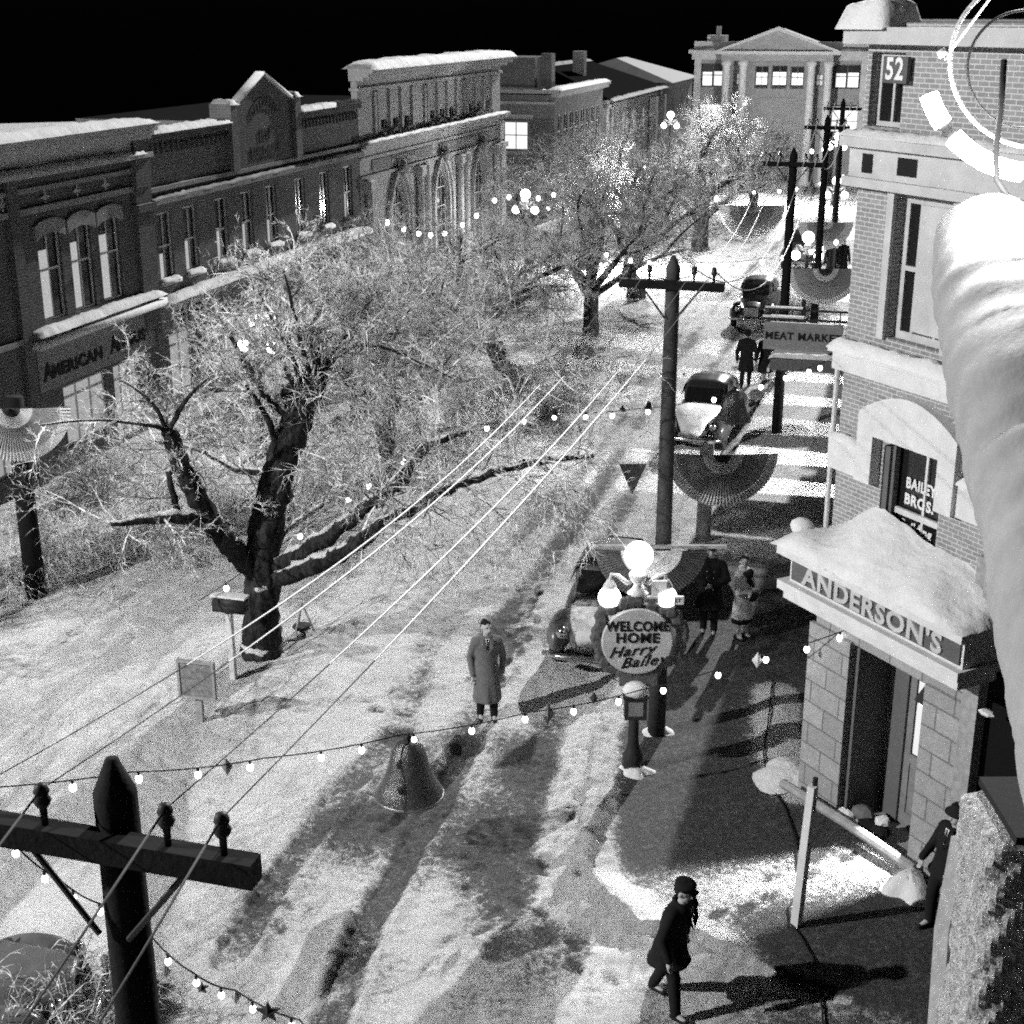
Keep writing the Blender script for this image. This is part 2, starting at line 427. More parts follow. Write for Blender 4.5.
# right pavement: raised 0.13 m, edge follows the kerb and its corner
kerb = [(-4.55, 400), (-4.55, 20.6)] + [os_(*q) for q in ((588, 790), (578, 850), (592, 900), (640, 942), (700, 952))] + [(4, 14.0), (40, 13.6)]
kx = np.interp(S_, [q[1] for q in kerb[::-1]], [q[0] for q in kerb[::-1]])
inside = ((O_ > kx) & (S_ > 13.9)).astype(float)
near = S_ < 14
dk = seg_dist(O_, S_, kerb)
rise = np.where(inside > 0, .13, 0)
Z = Z * np.where(inside > 0, .3, 1) + rise
D = np.where(inside > 0, .88 - .62 * sstep(27, 32, S_) + fbm(O_, S_, .5, 77) * .35, D)  # high value paints shade onto the near pavement
Z += np.where(inside > 0, .004, 0)
# snow bank heaped on the kerb
bank = np.exp(-(dk / .42) ** 2) * sstep(13.2, 14.8, S_) * (1 - sstep(22.5, 25, S_)) * (1 - sstep(-2.4, -.6, O_))
Z += bank * (.17 + fbm(O_, S_, 3, 40) * .22 + fbm(O_, S_, 9, 41, 3) * .08); D -= bank * 1.3
bank2 = np.exp(-(seg_dist(O_, S_, [os_(775, 700), os_(778, 760), os_(800, 800)]) / .35) ** 2); Z += bank2 * .08; D -= bank2
D -= np.exp(-(seg_dist(O_, S_, [os_(930, 862), os_(820, 885), os_(690, 905)]) / .7) ** 2) * .5  # paler strip paints the doorway light patch into the ground colour
# left pavement and the planted middle strip
Z += .13 * (O_ < -18); med = sstep(-14.2, -13.4, O_) * (1 - sstep(-10.1, -9.3, O_)) * sstep(16.5, 18.5, S_)
Z += med * (.12 + fbm(O_, S_, 1.2, 55) * .12); D -= med * .35
# churned, half-bare right lane
lane = sstep(-9.6, -7.4, O_) * (1 - inside)
patch = np.exp(-(seg_dist(O_, S_, [os_(560, 760), os_(640, 800), os_(480, 850)]) / 1.25) ** 2)
patch2 = np.exp(-(seg_dist(O_, S_, [os_(350, 830), os_(430, 800)]) / .7) ** 2)
D += lane * .2 + patch * .36 * (1 - inside) + patch2 * .34 + sstep(-3, -1, O_ + .0 * S_) * (1 - inside) * (S_ < 15) * .2
Z += (patch + patch2) * (1 - inside) * np.abs(fbm(O_, S_, 3.2, 66, 4)) * .22
D += np.exp(-(seg_dist(O_, S_, [os_(585, 720), os_(535, 800), os_(515, 880), os_(560, 960)]) / .6) ** 2) * .2 * (1 - inside) * (1 - np.clip(bank * 1.6, 0, 1))
# wheel ruts
ruts = [([(470, 745), (440, 800), (405, 860), (365, 930), (330, 1024), (300, 1100)], .22, .06, .3),
        ([(395, 735), (345, 790), (300, 850), (262, 905), (230, 960)], .22, .06, .16),
        ([(610, 470), (545, 560), (500, 640), (470, 745)], .3, .04, .16), ([(560, 470), (480, 570), (420, 660), (395, 735)], .3, .04, .14),
        ([(160, 690), (90, 740), (20, 800), (-60, 860)], .2, .04, .2), ([(130, 670), (60, 720), (-20, 780)], .2, .04, .2), ([(330, 560), (200, 640), (130, 690)], .25, .03, .14),
        ([(500, 950), (560, 930), (700, 960)], .25, .03, .2), ([(540, 870), (600, 880)], .2, .04, .4)]
for pts, w, dz, dd in ruts:
    d_ = seg_dist(O_, S_, [os_(*q) for q in pts]); k = 1 - sstep(w * .7, w * 1.15, d_ + fbm(O_, S_, 4, 91) * .12)
    Z = Z - k * dz * (1 - inside) + np.exp(-((d_ - w * 1.45) / (w * .4)) ** 2) * (dz * 1.3) * (1 - inside) * (.5 + fbm(O_, S_, 4, 90)); D += k * dd * (1 - inside)
for oo, st in ((-6.4, 24), (-7.8, 24), (-8.6, 26), (-15.2, 14), (-16.6, 14)):
    d_ = np.abs(O_ - oo - np.sin(S_ * .11 + oo) * .35); k = np.exp(-(d_ / .22) ** 2) * (S_ > st) * (S_ < 120); Z -= k * .04; D += k * .28
# footprints
fr = np.random.default_rng(77); walks = [[(495, 560), (540, 600), (505, 680)], [(430, 960), (520, 900), (620, 1000)], [(260, 720), (340, 700), (420, 720)], [(150, 760), (220, 820), (300, 940)], [(560, 560), (520, 620), (490, 700)], [(700, 940), (760, 900), (860, 850)], [(60, 640), (140, 620), (220, 640)], [(350, 640), (400, 600), (470, 560)]]
for wk in walks:
    pw = [os_(*q) for q in wk]
    for (a0, b0), (a1, b1) in zip(pw, pw[1:]):
        L = math.hypot(a1 - a0, b1 - b0); nst = max(2, int(L / .36)); dx, dy = (a1 - a0) / L, (b1 - b0) / L
        for q in range(nst):
            sgn = 1 if q % 2 else -1; fo = a0 + (a1 - a0) * q / nst - dy * .11 * sgn + fr.normal() * .03; fs_ = b0 + (b1 - b0) * q / nst + dx * .11 * sgn + fr.normal() * .03
            i0, i1 = np.searchsorted(ox, [fo - .35, fo + .35]); j0, j1 = np.searchsorted(sy, [fs_ - .35, fs_ + .35]); oo_ = O_[j0:j1, i0:i1] - fo; ss_ = S_[j0:j1, i0:i1] - fs_
            al = oo_ * dx + ss_ * dy; ac = -oo_ * dy + ss_ * dx; kk = 1 - sstep(.7, 1.25, (al / .17) ** 2 + (ac / .075) ** 2); Z[j0:j1, i0:i1] -= kk * .03; D[j0:j1, i0:i1] += kk * .2
# cross street in front, darker crossing at lower right
crs = (1 - sstep(12.6, 14.0, S_ + 0 * O_)) * sstep(-2.6, -.8, O_); D += crs * .45
D += sstep(-3.2, -1.6, O_) * (1 - sstep(13.8, 14.2, S_)) * .2
Z *= (np.abs(O_) < 40) * (S_ < 130)
X3 = O_ * R.x + S_ * U.x; Y3 = O_ * R.y + S_ * U.y
co = np.stack([X3, Y3, Z], -1).reshape(-1, 3); ny, nx = O_.shape
ii = (np.arange(ny - 1)[:, None] * nx + np.arange(nx - 1)[None, :]).reshape(-1)
fc = np.stack([ii, ii + 1, ii + nx + 1, ii + nx], -1)
def np_mesh(name, co, fc, mat, parent=None, smooth=True):
    me = bpy.data.meshes.new(name); me.vertices.add(len(co)); me.vertices.foreach_set('co', np.ascontiguousarray(co, dtype=np.float32).ravel())
    k = fc.shape[1]; me.loops.add(fc.size); me.loops.foreach_set('vertex_index', fc.ravel().astype(np.int32))
    me.polygons.add(len(fc)); me.polygons.foreach_set('loop_start', (np.arange(len(fc)) * k).astype(np.int32))
    me.polygons.foreach_set('loop_total', np.full(len(fc), k, dtype=np.int32)); me.polygons.foreach_set('use_smooth', np.full(len(fc), smooth))
    for m in (mat if isinstance(mat, list) else [mat]): me.materials.append(M[m])
    me.update(calc_edges=True); o = bpy.data.objects.new(name, me); COL.objects.link(o)
    if parent: o.parent = parent
    return o
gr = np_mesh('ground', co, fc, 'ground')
at = gr.data.attributes.new('dirt_shade', 'FLOAT', 'POINT'); at.data.foreach_set('value', np.clip(D, 0, 1).astype(np.float32).ravel())
tag(gr, kind='structure')
gi = (ox, sy, Z)
hn = 180; vs = []; fs = []; rr_ = np.random.default_rng(12); hp_ = np.convolve(rr_.random(hn + 8), np.ones(6) / 6, 'same')[:hn]
for j, (rad_, hh_) in enumerate(((125, -.5), (150, 9), (175, 12.5), (230, 15), (420, 16))):
    for i in range(hn):
        a = 2 * PI * i / hn; vs.append((20 + rad_ * math.sin(a) * 1.25, 40 + rad_ * math.cos(a) * 1.1, hh_ + (hp_[i] * 2 - 1 + rr_.random() * .4 if j else 0)))
for j in range(4):
    for i in range(hn): fs.append((j * hn + i, j * hn + (i + 1) % hn, (j + 1) * hn + (i + 1) % hn, (j + 1) * hn + i))
m = MB(); m.add(vs, fs); tag(m.build('night_backdrop', 'backdrop', None, True), kind='structure')  # added black ring hides the lit far ground, standing in for night
def gz(x, y):                                       # ground height under a point
    o = x * R.x + y * R.y; s = x * U.x + y * U.y
    i = int(np.clip(np.searchsorted(ox, o), 1, len(ox) - 1)); j = int(np.clip(np.searchsorted(sy, s), 1, len(sy) - 1))
    return float(Z[j, i])
def onG(px, py): p = G(px, py, 0); p.z = gz(p.x, p.y); return p
# ================================================================== BUILDINGS, LEFT ROW
YS = .35
RZL = math.atan2(U.y, U.x)                          # local x along the street, -y faces it
def left_block(name, s0, label, cat='building'): return empty(name, P(-20.9, s0), RZL, label, cat, 'buildings along the left side of the street')
# --- two-storey shop with three arched windows (s 18..36)
b = left_block('shop_building', 36, 'dark brick shop with thick snowy cornice and arched upper windows, nearest in the left row')
W1 = []
for xc in (-4.85, -3.45, -2.1): W1.append((xc - .5, xc + .5, 4.05, 6.35, 'seg'))
for xc in (-15, -13.2, -11.4, -9.6): W1.append((xc - .5, xc + .5, 4.05, 6.35, 'seg'))
SH1 = [(-4.9, -2.9, .7, 2.3, None), (-2.5, -1.2, .2, 2.3, None), (-10.5, -6, .7, 2.2, None), (-16.5, -12, .7, 2.2, None)]
m = MB(); wall(m, -17.5, -.02, 0, 8.5, W1 + SH1, dep=.35); body(m, -17.5, -.02, 11, 0, 8.5); m.build('wall', 'brick_dark', b)
m = MB(); m.box(-17.6, 0.1, -.12, .0, 3.75, 3.88); m.box(-17.6, -.1, -.1, 0, 6.75, 6.9); m.box(-17.6, -.1, -.08, 0, 7.25, 7.36); m.build('string_course', 'limestone_dim', b)
m = MB()
for z0, z1, d in ((7.62, 7.75, .28), (7.75, 8.1, .12), (8.1, 8.2, .26), (8.2, 8.32, .36), (8.32, 8.55, .48)): m.box(-17.6, .06, -d, 0, z0, z1)
m.build('cornice', 'limestone', b)
m = MB(); snowcap(m, -17.6, .1, -.56, .3, 8.55, .15, .15); snowcap(m, -17.6, -.3, -.3, -.1, 7.75, .1, .12); m.build('snow', 'snow_soft', b, True)
m = MB(); m.box(-.82, 0, -.16, -.003, 2.9, 6.85); m.box(-.82, 0, -.2, -.003, 6.85, 8.1); m.box(-6.5, -6.1, -.14, -.003, 0, 7.9); m.box(-.9, .06, -.26, -.003, 3.7, 3.9); m.box(-.9, .06, -.26, -.003, 6.2, 6.4); m.build_each('pilaster', 'brick_dark', b)
for i, h in enumerate(W1):
    w = window(b, h, .22, rails=(.55,), curtain=(h[0] + .1, h[0] + .1 + (.45 if i != 1 else .35), h[2] + .08, h[2] + 1.75))
    m = MB(); N = 10; X = [h[0] - .14 + (h[1] - h[0] + .28) * k / N for k in range(N + 1)]
    hh = (h[0] - .14, h[1] + .14, h[2], h[3] + .22, 'seg')
    for k in range(N):
        za, zb = arch_z(X[k], hh), arch_z(X[k + 1], hh); m.extr([(X[k], za - .36), (X[k + 1], zb - .36), (X[k + 1], zb), (X[k], za)], -.09, -.003)
    m.build('window_hood', 'limestone_dim', b)
m = MB()
for xc in (-4.85, -3.45, -2.1, -6.6, -8.2, -13, -11):
    for a in range(4):
        c, s_ = math.cos(a * PI / 2), math.sin(a * PI / 2)
        m.extr([(xc + c * .08 - s_ * .05, 7.07 + (s_ * .08 + c * .05)), (xc + c * .2, 7.07 + s_ * .2), (xc + c * .08 + s_ * .05, 7.07 + s_ * .08 - c * .05)], -.04, -.003)
    m.extr([(xc - .09, 7.07), (xc, 6.98), (xc + .09, 7.07), (xc, 7.16)], -.03, -.003)
m.build_each('diamond_ornament', 'limestone', b)
m = MB(); m.box(-6, -.35, -.1, -.003, 2.42, 3.5); sb = m.build('signboard', 'sign_grey', b)
text('lettering', 'A', .62, 'letter_black', sb, (-5.62, -.11, 2.86), bold=.02, sx=.9); text('lettering', 'MERICAN', .42, 'letter_black', sb, (-4.28, -.11, 2.82), bold=.02, sx=1.22)
text('lettering', 'A', .62, 'letter_black', sb, (-2.5, -.11, 2.9), bold=.02, sx=.9); text('lettering', 'NGUS', .42, 'letter_black', sb, (-1.6, -.11, 2.86), bold=.02, sx=1.2)
m = MB(); snowcap(m, -6.2, 0, -.45, .02, 3.88, .14); m.box(-6.2, 0, -.4, -.003, 3.55, 3.75); m.build('sign_ledge', 'snow_soft', b, True)
for h in SH1: window(b, h, .2, pane='glass_lit_dim', rails=(.8,), mull=(.33, .66), name='shop_window')
# --- long two-storey block with a gable (s 36..51.6)
b = left_block('gabled_block', 36, 'long brick two-storey block with a pointed gable carrying dark raised lettering')
W2 = [(x - .42, x + .42, 4.1, 6.0, None) for x in (.85, 2.35, 4.35, 6.1, 7.9, 10.2, 12.3, 14.5)]
SH2 = [(.6, 1.9, .6, 2.5, None), (2.2, 3.4, .2, 2.4, None), (4, 6, .6, 2.4, None), (6.6, 7.6, .1, 2.4, None), (8.2, 10.4, .6, 2.4, None), (11, 12.1, .1, 2.4, None), (12.6, 15, .6, 2.4, None)]
m = MB(); wall(m, .0, 15.6, 0, 8.05, W2 + SH2); body(m, 0, 15.6, 11, 0, 8.05); m.build('wall', 'brick_mid', b)
gx0, gx1, gxc = 5.05, 10.0, 7.45
m = MB(); m.extr([(gx0 + .35, 6.75), (gx1 - .35, 6.75), (gx1 - .35, 8.62), (gxc, 9.45), (gx0 + .35, 8.62)], -.1, .15); m.build('gable', 'brick_dark', b)
m = MB(); m.box(gx0 - .1, gx0 + .35, -.22, .5, 6.7, 8.72); m.box(gx1 - .35, gx1 + .1, -.22, .5, 6.7, 8.72); m.build_each('gable_pier', 'brick_mid', b)
m = MB()
for (xa, za, xb, zb) in ((gx0 + .3, 8.6, gxc, 9.5), (gxc, 9.5, gx1 - .3, 8.6)):
    m.extr([(xa, za), (xb, zb), (xb, zb + .09), (xa, za + .09)], -.2, .1)
snowcap(m, gx0 - .16, gx0 + .42, -.3, .5, 8.72, .13); snowcap(m, gx1 - .42, gx1 + .16, -.3, .5, 8.72, .13)
snowcap(m, 0, gx0 - .1, -.3, .3, 8.22, .12); snowcap(m, gx1 + .1, 15.6, -.3, .3, 8.22, .12); m.build('snow', 'snow_soft', b, True)
m = MB(); m.box(0, gx0 - .1, -.2, 0.2, 8.0, 8.22); m.box(gx1 + .1, 15.6, -.2, .2, 8.0, 8.22)
x = .25
while x < 15.4:
    if not gx0 - .3 < x < gx1 + .2: m.box(x, x + .13, -.12, -.003, 7.62, 7.86)
    x += .3
m.build('cornice', 'brick_dark', b)
m = MB(); m.box(0, 15.6, -.14, -.003, 6.62, 6.74); m.box(0, 15.6, -.24, -.003, 6.28, 6.44); snowcap(m, 0, 15.6, -.24, 0, 6.44, .06, .2); m.build('string_course', 'limestone_dim', b)
text('lettering', 'CITIZENS', .46, 'letter_dark', b, (gxc, -.11, 8.62), bold=.015, arc=1.35); text('lettering', '1891', .42, 'letter_dark', b, (gxc, -.11, 7.65), bold=.015); text('lettering', 'BUILDINGS', .46, 'letter_dark', b, (gxc, -.11, 7.12), bold=.015, sx=.85)
for i, h in enumerate(W2):
    window(b, h, .22, rails=(.5,), curtain=(h[0] + .08, h[0] + .36, h[2] + .07, h[2] + (.75, .9, 1.0, .9, .8, .2, .15, .9)[i]) if i not in (5, 6) else None)
    m = MB(); m.box(h[0] - .08, h[1] + .08, -.16, .0, h[2] - .12, h[2] - .003); snowcap(m, h[0] - .08, h[1] + .08, -.18, .1, h[2], .07, .1); m.build('window_sill', 'snow_soft', b, True)
for i, h in enumerate(SH2): window(b, h, .2, pane='glass_lit_dim' if i in (0, 2, 4, 6) else 'glass_dark', rails=(.82,), mull=(.5,), name='shop_window')
m = MB(); m.box(.1, 15.5, -.1, -.003, 2.62, 3.35); m.build('signboard', 'sign_grey', b)
m = MB(); m.box(0, 15.6, -.5, -.003, 3.42, 3.6); snowcap(m, 0, 15.6, -.56, 0, 3.6, .16, .2); m.build('shop_ledge', 'snow_soft', b, True)
for x0, x1 in ((.7, 1.5), (1.75, 2.6), (2.9, 3.5)):
    m = MB(); m.box(x0, x1, -.16, -.103, 2.55, 3.3); pb = m.build('window_poster', 'trim', b)
    m = MB()
    for q in range(4): m.box(x0 + .12, x1 - .12 - .1 * (q % 2), -.168, -.162, 2.68 + q * .15, 2.74 + q * .15)
    m.build('poster_printing', 'letter_black', pb)
# --- pale stone bank with tall pointed windows (s 51.7..70.3)
b = left_block('stone_bank', 51.7, 'pale stone bank with three tall pointed windows and a deep snow-capped cornice')
W3 = [(3.1, 4.9, 1.0, 5.0, 'point'), (8.5, 10.3, 1.0, 5.1, 'point'), (14.1, 15.9, 1.0, 5.1, 'point')]
for x0 in (2.15, 7.9, 13.3):
    for k in range(3): W3.append((x0 + k * 1.3, x0 + k * 1.3 + .85, 7.05, 8.45, None))
m = MB(); wall(m, 0, 18.6, 0, 9.0, W3, dep=.4); body(m, 0, 18.6, 12, 0, 9.0); m.build('wall', 'limestone', b)
m = MB()
for z0, z1, d in ((8.58, 8.7, .1), (8.95, 9.08, .28), (9.08, 9.25, .5), (9.25, 9.38, .66)): m.box(-.1, 18.6 + d, -d, .3, z0, z1)
m.build('cornice', 'limestone', b)
m = MB()
for z0, z1, d in ((6.38, 6.5, .12), (6.5, 6.62, .3), (6.62, 6.75, .42)): m.box(-.05, 18.6 + d, -d, -.003, z0, z1)
m.box(0, 18.6, -.1, -.003, 5.35, 5.47); m.box(0, 18.6, -.07, -.003, 6.05, 6.15); m.box(0, 18.6, -.14, -.003, 0, .8); m.build('string_course', 'limestone', b)
m = MB(); snowcap(m, -.1, 19.3, -.75, .6, 9.38, .3, .2); snowcap(m, 0, 19, -.44, 0, 6.75, .07, .2); m.build('snow', 'snow', b, True)
for xc in (.5, 6.3, 7.15, 11.7, 12.6, 17.4):
    m = MB(); m.box(xc - .28, xc + .28, -.2, -.003, .8, 1.4); m.lathe((xc, -.16, 0), [(.17, 1.4), (.16, 4.9)], 10); m.box(xc - .26, xc + .26, -.36, -.003, 4.95, 5.3); m.box(xc - .18, xc + .18, -.3, -.003, 4.85, 4.95); m.build('column', 'limestone', b)
m = MB(); m.box(17.9, 18.62, -.3, -.003, 0, 5.3); m.box(17.8, 18.7, -.4, -.003, 5.1, 5.34); m.box(17.95, 18.62, -.2, -.003, 5.47, 6.38); m.build('corner_pier', 'limestone', b)
for h in W3[:3]:
    window(b, h, .28, 'sash', rails=(.35, .55, .75), mull=(.33, .66), name='arched_window', fw=.1)
    for off, dd in ((.12, -.12), (.36, -.2)):
        m = MB(); hh = (h[0] - off - .12, h[1] + off + .12, h[2], h[3] + off + .16, 'point'); hi = (h[0] - off + .06, h[1] + off - .06, h[2], h[3] + off - .02, 'point'); N = 22
        A = []; B = []
        for k in range(N + 1):
            u = (1 - math.cos(PI * k / N)) / 2
            xa = hh[0] + (hh[1] - hh[0]) * u; xb = hi[0] + (hi[1] - hi[0]) * u; A.append((xa, arch_z(xa, hh) if 0 < k < N else 1.4)); B.append((xb, arch_z(xb, hi) if 0 < k < N else 1.4))
        for k in range(N): m.extr([B[k], B[k + 1], A[k + 1], A[k]], dd, -.003)
        m.build('arch_moulding', 'limestone', b)
    m = MB(); xc = (h[0] + h[1]) / 2; m.ball((xc, -.28, h[3] + .55), .2, 8, (1, .8, 1.2)); m.ball((xc - .2, -.26, h[3] + .42), .14, 8); m.ball((xc + .2, -.26, h[3] + .42), .14, 8); m.ball((xc, -.26, h[3] + .3), .16, 8, (1, .7, 1.6)); m.build('finial', 'limestone_dim', b, True)
for h in W3[3:]: window(b, h, .25, rails=(.5,), mull=(), name='window')
m = MB()
for x0 in (1.9, 7.65, 13.05):
    m.box(x0 - .35, x0 - .12, -.08, -.003, 6.95, 8.5); m.box(x0 + 4.0, x0 + 4.25, -.08, -.003, 6.95, 8.5)
    for k in range(4): m.box(x0 - .03 + k * 1.3 - .02, x0 + .17 + k * 1.3 + .02, -.1, -.003, 7.0, 8.5)
m.build_each('pilaster', 'limestone', b)
for x0 in (3.9, 9.6, 15.0):
    m = MB(); rr = random.Random(int(x0 * 7))
    for k in range(11):
        xx = x0 - 1.7 + k * .34; m.ball((xx, -.16, 6.92 - .1 * math.sin(k * 1.25)), .13, 7, (1.2, .7, .8))
    m.build('carved_swag', 'limestone_dim', b, True)
m = MB(); m.box(1.2, 8.2, -.05, -.003, 5.58, 5.98); m.box(9.6, 16.6, -.05, -.003, 5.58, 5.98); m.build('frieze_panel', 'limestone_dim', b)
text('lettering', 'NATIONAL', .36, 'limestone', b, (4.7, -.055, 5.78), extr=.03, bold=.01, sx=1.5); text('lettering', 'BANK', .36, 'limestone', b, (13.1, -.055, 5.78), extr=.03, bold=.01, sx=1.8)
# --- dark corner block across the side street (s 81..93.3)
b = left_block('corner_block', 81.0, 'dark brick corner block with one bright window in its side wall')
W4 = [(x, x + .8, 4.0, 5.9, 'seg') for x in (.8, 2.2, 3.6, 5.0, 6.4, 7.8, 9.2, 10.6)]
m = MB(); wall(m, 0, 12.3, 0, 7.3, W4 + [(1, 5, .5, 2.6, None), (6, 11, .5, 2.6, None)]); body(m, 0, 12.3, 12, 0, 7.3, roofz=7.0); m.build('wall', 'brick_dark', b)
m = MB(); m.box(-.3, 12.5, -.35, .1, 6.9, 7.1); m.box(-.4, 12.6, -.45, .1, 7.1, 7.3); m.box(-.4, -.003, .1, 12, 7.1, 7.3); m.box(-.15, -.003, 0, 12, 6.5, 6.65); m.build('cornice', 'limestone_dim', b)
m = MB(); snowcap(m, -.45, 12.6, -.5, .4, 7.3, .14, .3); snowcap(m, -.45, .2, .4, 12, 7.3, .14, .3); m.build('snow', 'snow_soft', b, True)
m = MB(); m.box(.2, 4, 1.2, 9, 7.0, 9.0); m.box(1.2, 2.0, .5, 1.1, 7, 9.2)
m.build('rooftop_storey', 'brick_dark', b)
for h in W4: window(b, h, .2, rails=(.5,), mull=())
for h in ((1, 5, .5, 2.6, None), (6, 11, .5, 2.6, None)): window(b, h, .2, pane='glass_lit_dim', mull=(.25, .5, .75), name='shop_window')
m = MB(); m.box(-.13, -.003, .5, 3.9, .4, 3.2); m.build('side_shopfront', 'limestone_dim', b)
wf = MB(); wf.box(-.1, -.003, 1.35, 3.05, 3.95, 5.65); wf = wf.build('side_window', 'sash_dark', b)
m = MB(); m.box(-.13, -.103, 1.55, 2.85, 4.05, 5.5); m.build('pane', 'glass_far', wf)
m = MB(); m.box(-.15, -.131, 2.17, 2.22, 4.05, 5.5); m.box(-.15, -.131, 1.55, 2.85, 4.78, 4.83); m.build('glazing_bar', 'sash_dark', wf)
m = MB(); m.box(-.2, -.003, 1.2, 3.2, 3.75, 3.93); m.box(-.16, -.003, 1.2, 3.2, 5.68, 5.95); m.build('window_sill', 'limestone_dim', b)
# --- lighter house beyond, with low roofs (s 94..115)
b = left_block('light_house', 94.6, 'pale two-storey house with a low snowy roof between the corner block and the town hall')
W5 = [(x, x + 1.1, 3.4, 4.9, None) for x in (1.5, 5, 8.5, 12, 15.5)]
m = MB(); wall(m, 0, 19, 0, 6.0, W5); body(m, 0, 19, 10, 0, 6.0, roofz=5.9); m.build('wall', 'limestone', b)
m = MB(); m.add([(-.4, -.5, 6.0), (19.4, -.5, 6.0), (19.4, 10.5, 6.0), (-.4, 10.5, 6.0), (3, 5, 8.0), (16, 5, 8.0)], [(0, 1, 5, 4), (1, 2, 5), (2, 3, 4, 5), (3, 0, 4), (0, 3, 2, 1)]); rf = m.build('roof', 'roof', b)
m = MB(); snowcap(m, -.5, 19.5, -.6, .3, 6.02, .12, .4); snowcap(m, 2.8, 16.2, 4.7, 5.3, 8, .16, .4); m.box(6, 6.8, 3, 3.8, 6.5, 8.9); m.build('chimney', 'limestone_dim', rf)
m = MB(); m.box(-.08, 19.05, -.12, -.003, 5.5, 5.75); m.box(17.6, 18.4, -.6, -.1, 0, 5.5); m.box(14.2, 15, -.6, -.1, 0, 5.5); m.build_each('porch_column', 'limestone', b)
for h in W5: window(b, h, .2, pane='glass_lit_dim', rails=(.5,), mull=(.5,))
b = left_block('hipped_house', 116.5, 'farther grey house with a steep hipped roof left of the town hall')
m = MB(); wall(m, 0, 12, 0, 6.2, [(2, 3.2, 3.4, 5, None), (6, 7.2, 3.4, 5, None), (9, 10.2, 3.4, 5, None)]); body(m, 0, 12, 10, 0, 6.2, roofz=6.1); m.build('wall', 'limestone_dim', b)
m = MB(); m.add([(-.4, -.5, 6.2), (12.4, -.5, 6.2), (12.4, 10.5, 6.2), (-.4, 10.5, 6.2), (4, 5, 7.9), (8, 5, 7.9)], [(0, 1, 5, 4), (1, 2, 5), (2, 3, 4, 5), (3, 0, 4), (0, 3, 2, 1)]); m.build('roof', 'limestone_dim', b)
for h in ((2, 3.2, 3.4, 5, None), (6, 7.2, 3.4, 5, None), (9, 10.2, 3.4, 5, None)): window(b, h, .2, pane='glass_dark')
YS = 1.0
# ================================================================== TOWN HALL closing the street
RZT = math.atan2(R.y, R.x)
b = empty('town_hall', P(0, 105), RZT, 'columned town hall with a wide pediment and lit windows at the end of the street', 'building')
cx = -11.03
WT = []
for xo in (-4.6, 4.6):
    WT += [(cx + xo - 1.05, cx + xo + 1.05, 6.45, 8.05, None), (cx + xo - 1.05, cx + xo + 1.05, 3.2, 5.4, None)]
WT += [(cx - 1.7, cx - .75, 6.4, 7.9, None), (cx - .55, cx + .55, 6.4, 7.95, None), (cx + .75, cx + 1.7, 6.4, 7.9, None), (cx - 1, cx + 1, 0, 3.4, None), (cx - 3, cx - 2.5, 6.6, 7.4, None), (cx + 2.5, cx + 3, 6.6, 7.4, None)]
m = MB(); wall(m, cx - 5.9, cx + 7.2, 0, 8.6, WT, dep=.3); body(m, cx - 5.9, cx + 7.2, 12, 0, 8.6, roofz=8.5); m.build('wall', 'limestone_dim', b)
m = MB()
for x0, x1 in ((cx - 5.9, cx - 5.45), (cx + 5.5, cx + 6)): m.box(x0, x1, -.25, -.003, 0, 8.3)
m.box(cx - 6.1, cx + 7.3, -.3, 0, 8.3, 8.7); m.box(cx - 6.3, cx + 7.4, -.6, 0, 8.7, 8.92); m.box(cx - 6, cx + 7.2, 0, .3, 8.92, 9.5); m.build('entablature', 'limestone', b)
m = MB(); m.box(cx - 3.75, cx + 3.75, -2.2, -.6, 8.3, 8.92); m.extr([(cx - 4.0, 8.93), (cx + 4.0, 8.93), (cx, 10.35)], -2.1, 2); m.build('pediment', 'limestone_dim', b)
m = MB(); m.extr([(cx - 4.2, 8.93), (cx - 3.8, 8.93), (cx, 10.25), (cx, 10.5)], -2.35, -2.105); m.extr([(cx + 4.2, 8.93), (cx + 3.8, 8.93), (cx, 10.25), (cx, 10.5)], -2.35, -2.105); m.box(cx - 4.2, cx + 4.2, -2.35, -2.21, 8.72, 8.93); m.build('pediment_moulding', 'limestone', b)
for xo in (-3.45, -1.95 - .35, 2.3, 3.45):
    m = MB(); m.lathe((cx + xo, -1.8, 0), [(.42, 0), (.42, .3), (.3, .35), (.26, 7.9), (.38, 8.1), (.38, 8.3)], 12); m.build('column', 'limestone', b, True)
m = MB(); snowcap(m, cx - 6.3, cx + 7.4, -.6, 0.1, 8.94, .1, .4); m.box(cx - 5.2, cx - 3.9, .5, 1.8, 9.3, 9.9); m.box(cx - 4.6, cx - 4.3, .6, 1, 9.9, 10.5); m.build('rooftop_snow', 'snow_soft', b)
m = MB(); m.box(cx - 1.3, cx + 1.3, -.08, -.003, 5.3, 5.8); m.build('name_panel', 'limestone_dim', b)
for i, h in enumerate(WT):
    w = window(b, h, .15, 'sash_dark', pane='glass_dark' if i < 7 or i == 7 else 'glass_lit_dim', rails=(.5,), mull=(.5,))
    if i in (0, 2):
        m = MB(); m.box(h[0] + .3, h[0] + .95, .16, .175, h[2] + .1, h[2] + 1.0); m.box(h[0] + 1.1, h[0] + 1.8, .16, .175, h[2] + .1, h[2] + 1.05); m.build('lit_blind', 'glass_far', w)
    if i in (1, 3):
        m = MB(); m.box(h[0] + .2, h[1] - .2, .16, .175, h[2] + .4, h[3] - .15); m.build('lit_blind', 'glass_far', w)
    if 4 <= i < 7:
        m = MB(); m.box(h[0] + .1, h[1] - .1, .16, .175, h[2] + .25, h[3] - .45); m.build('lit_blind', 'glass_far', w)
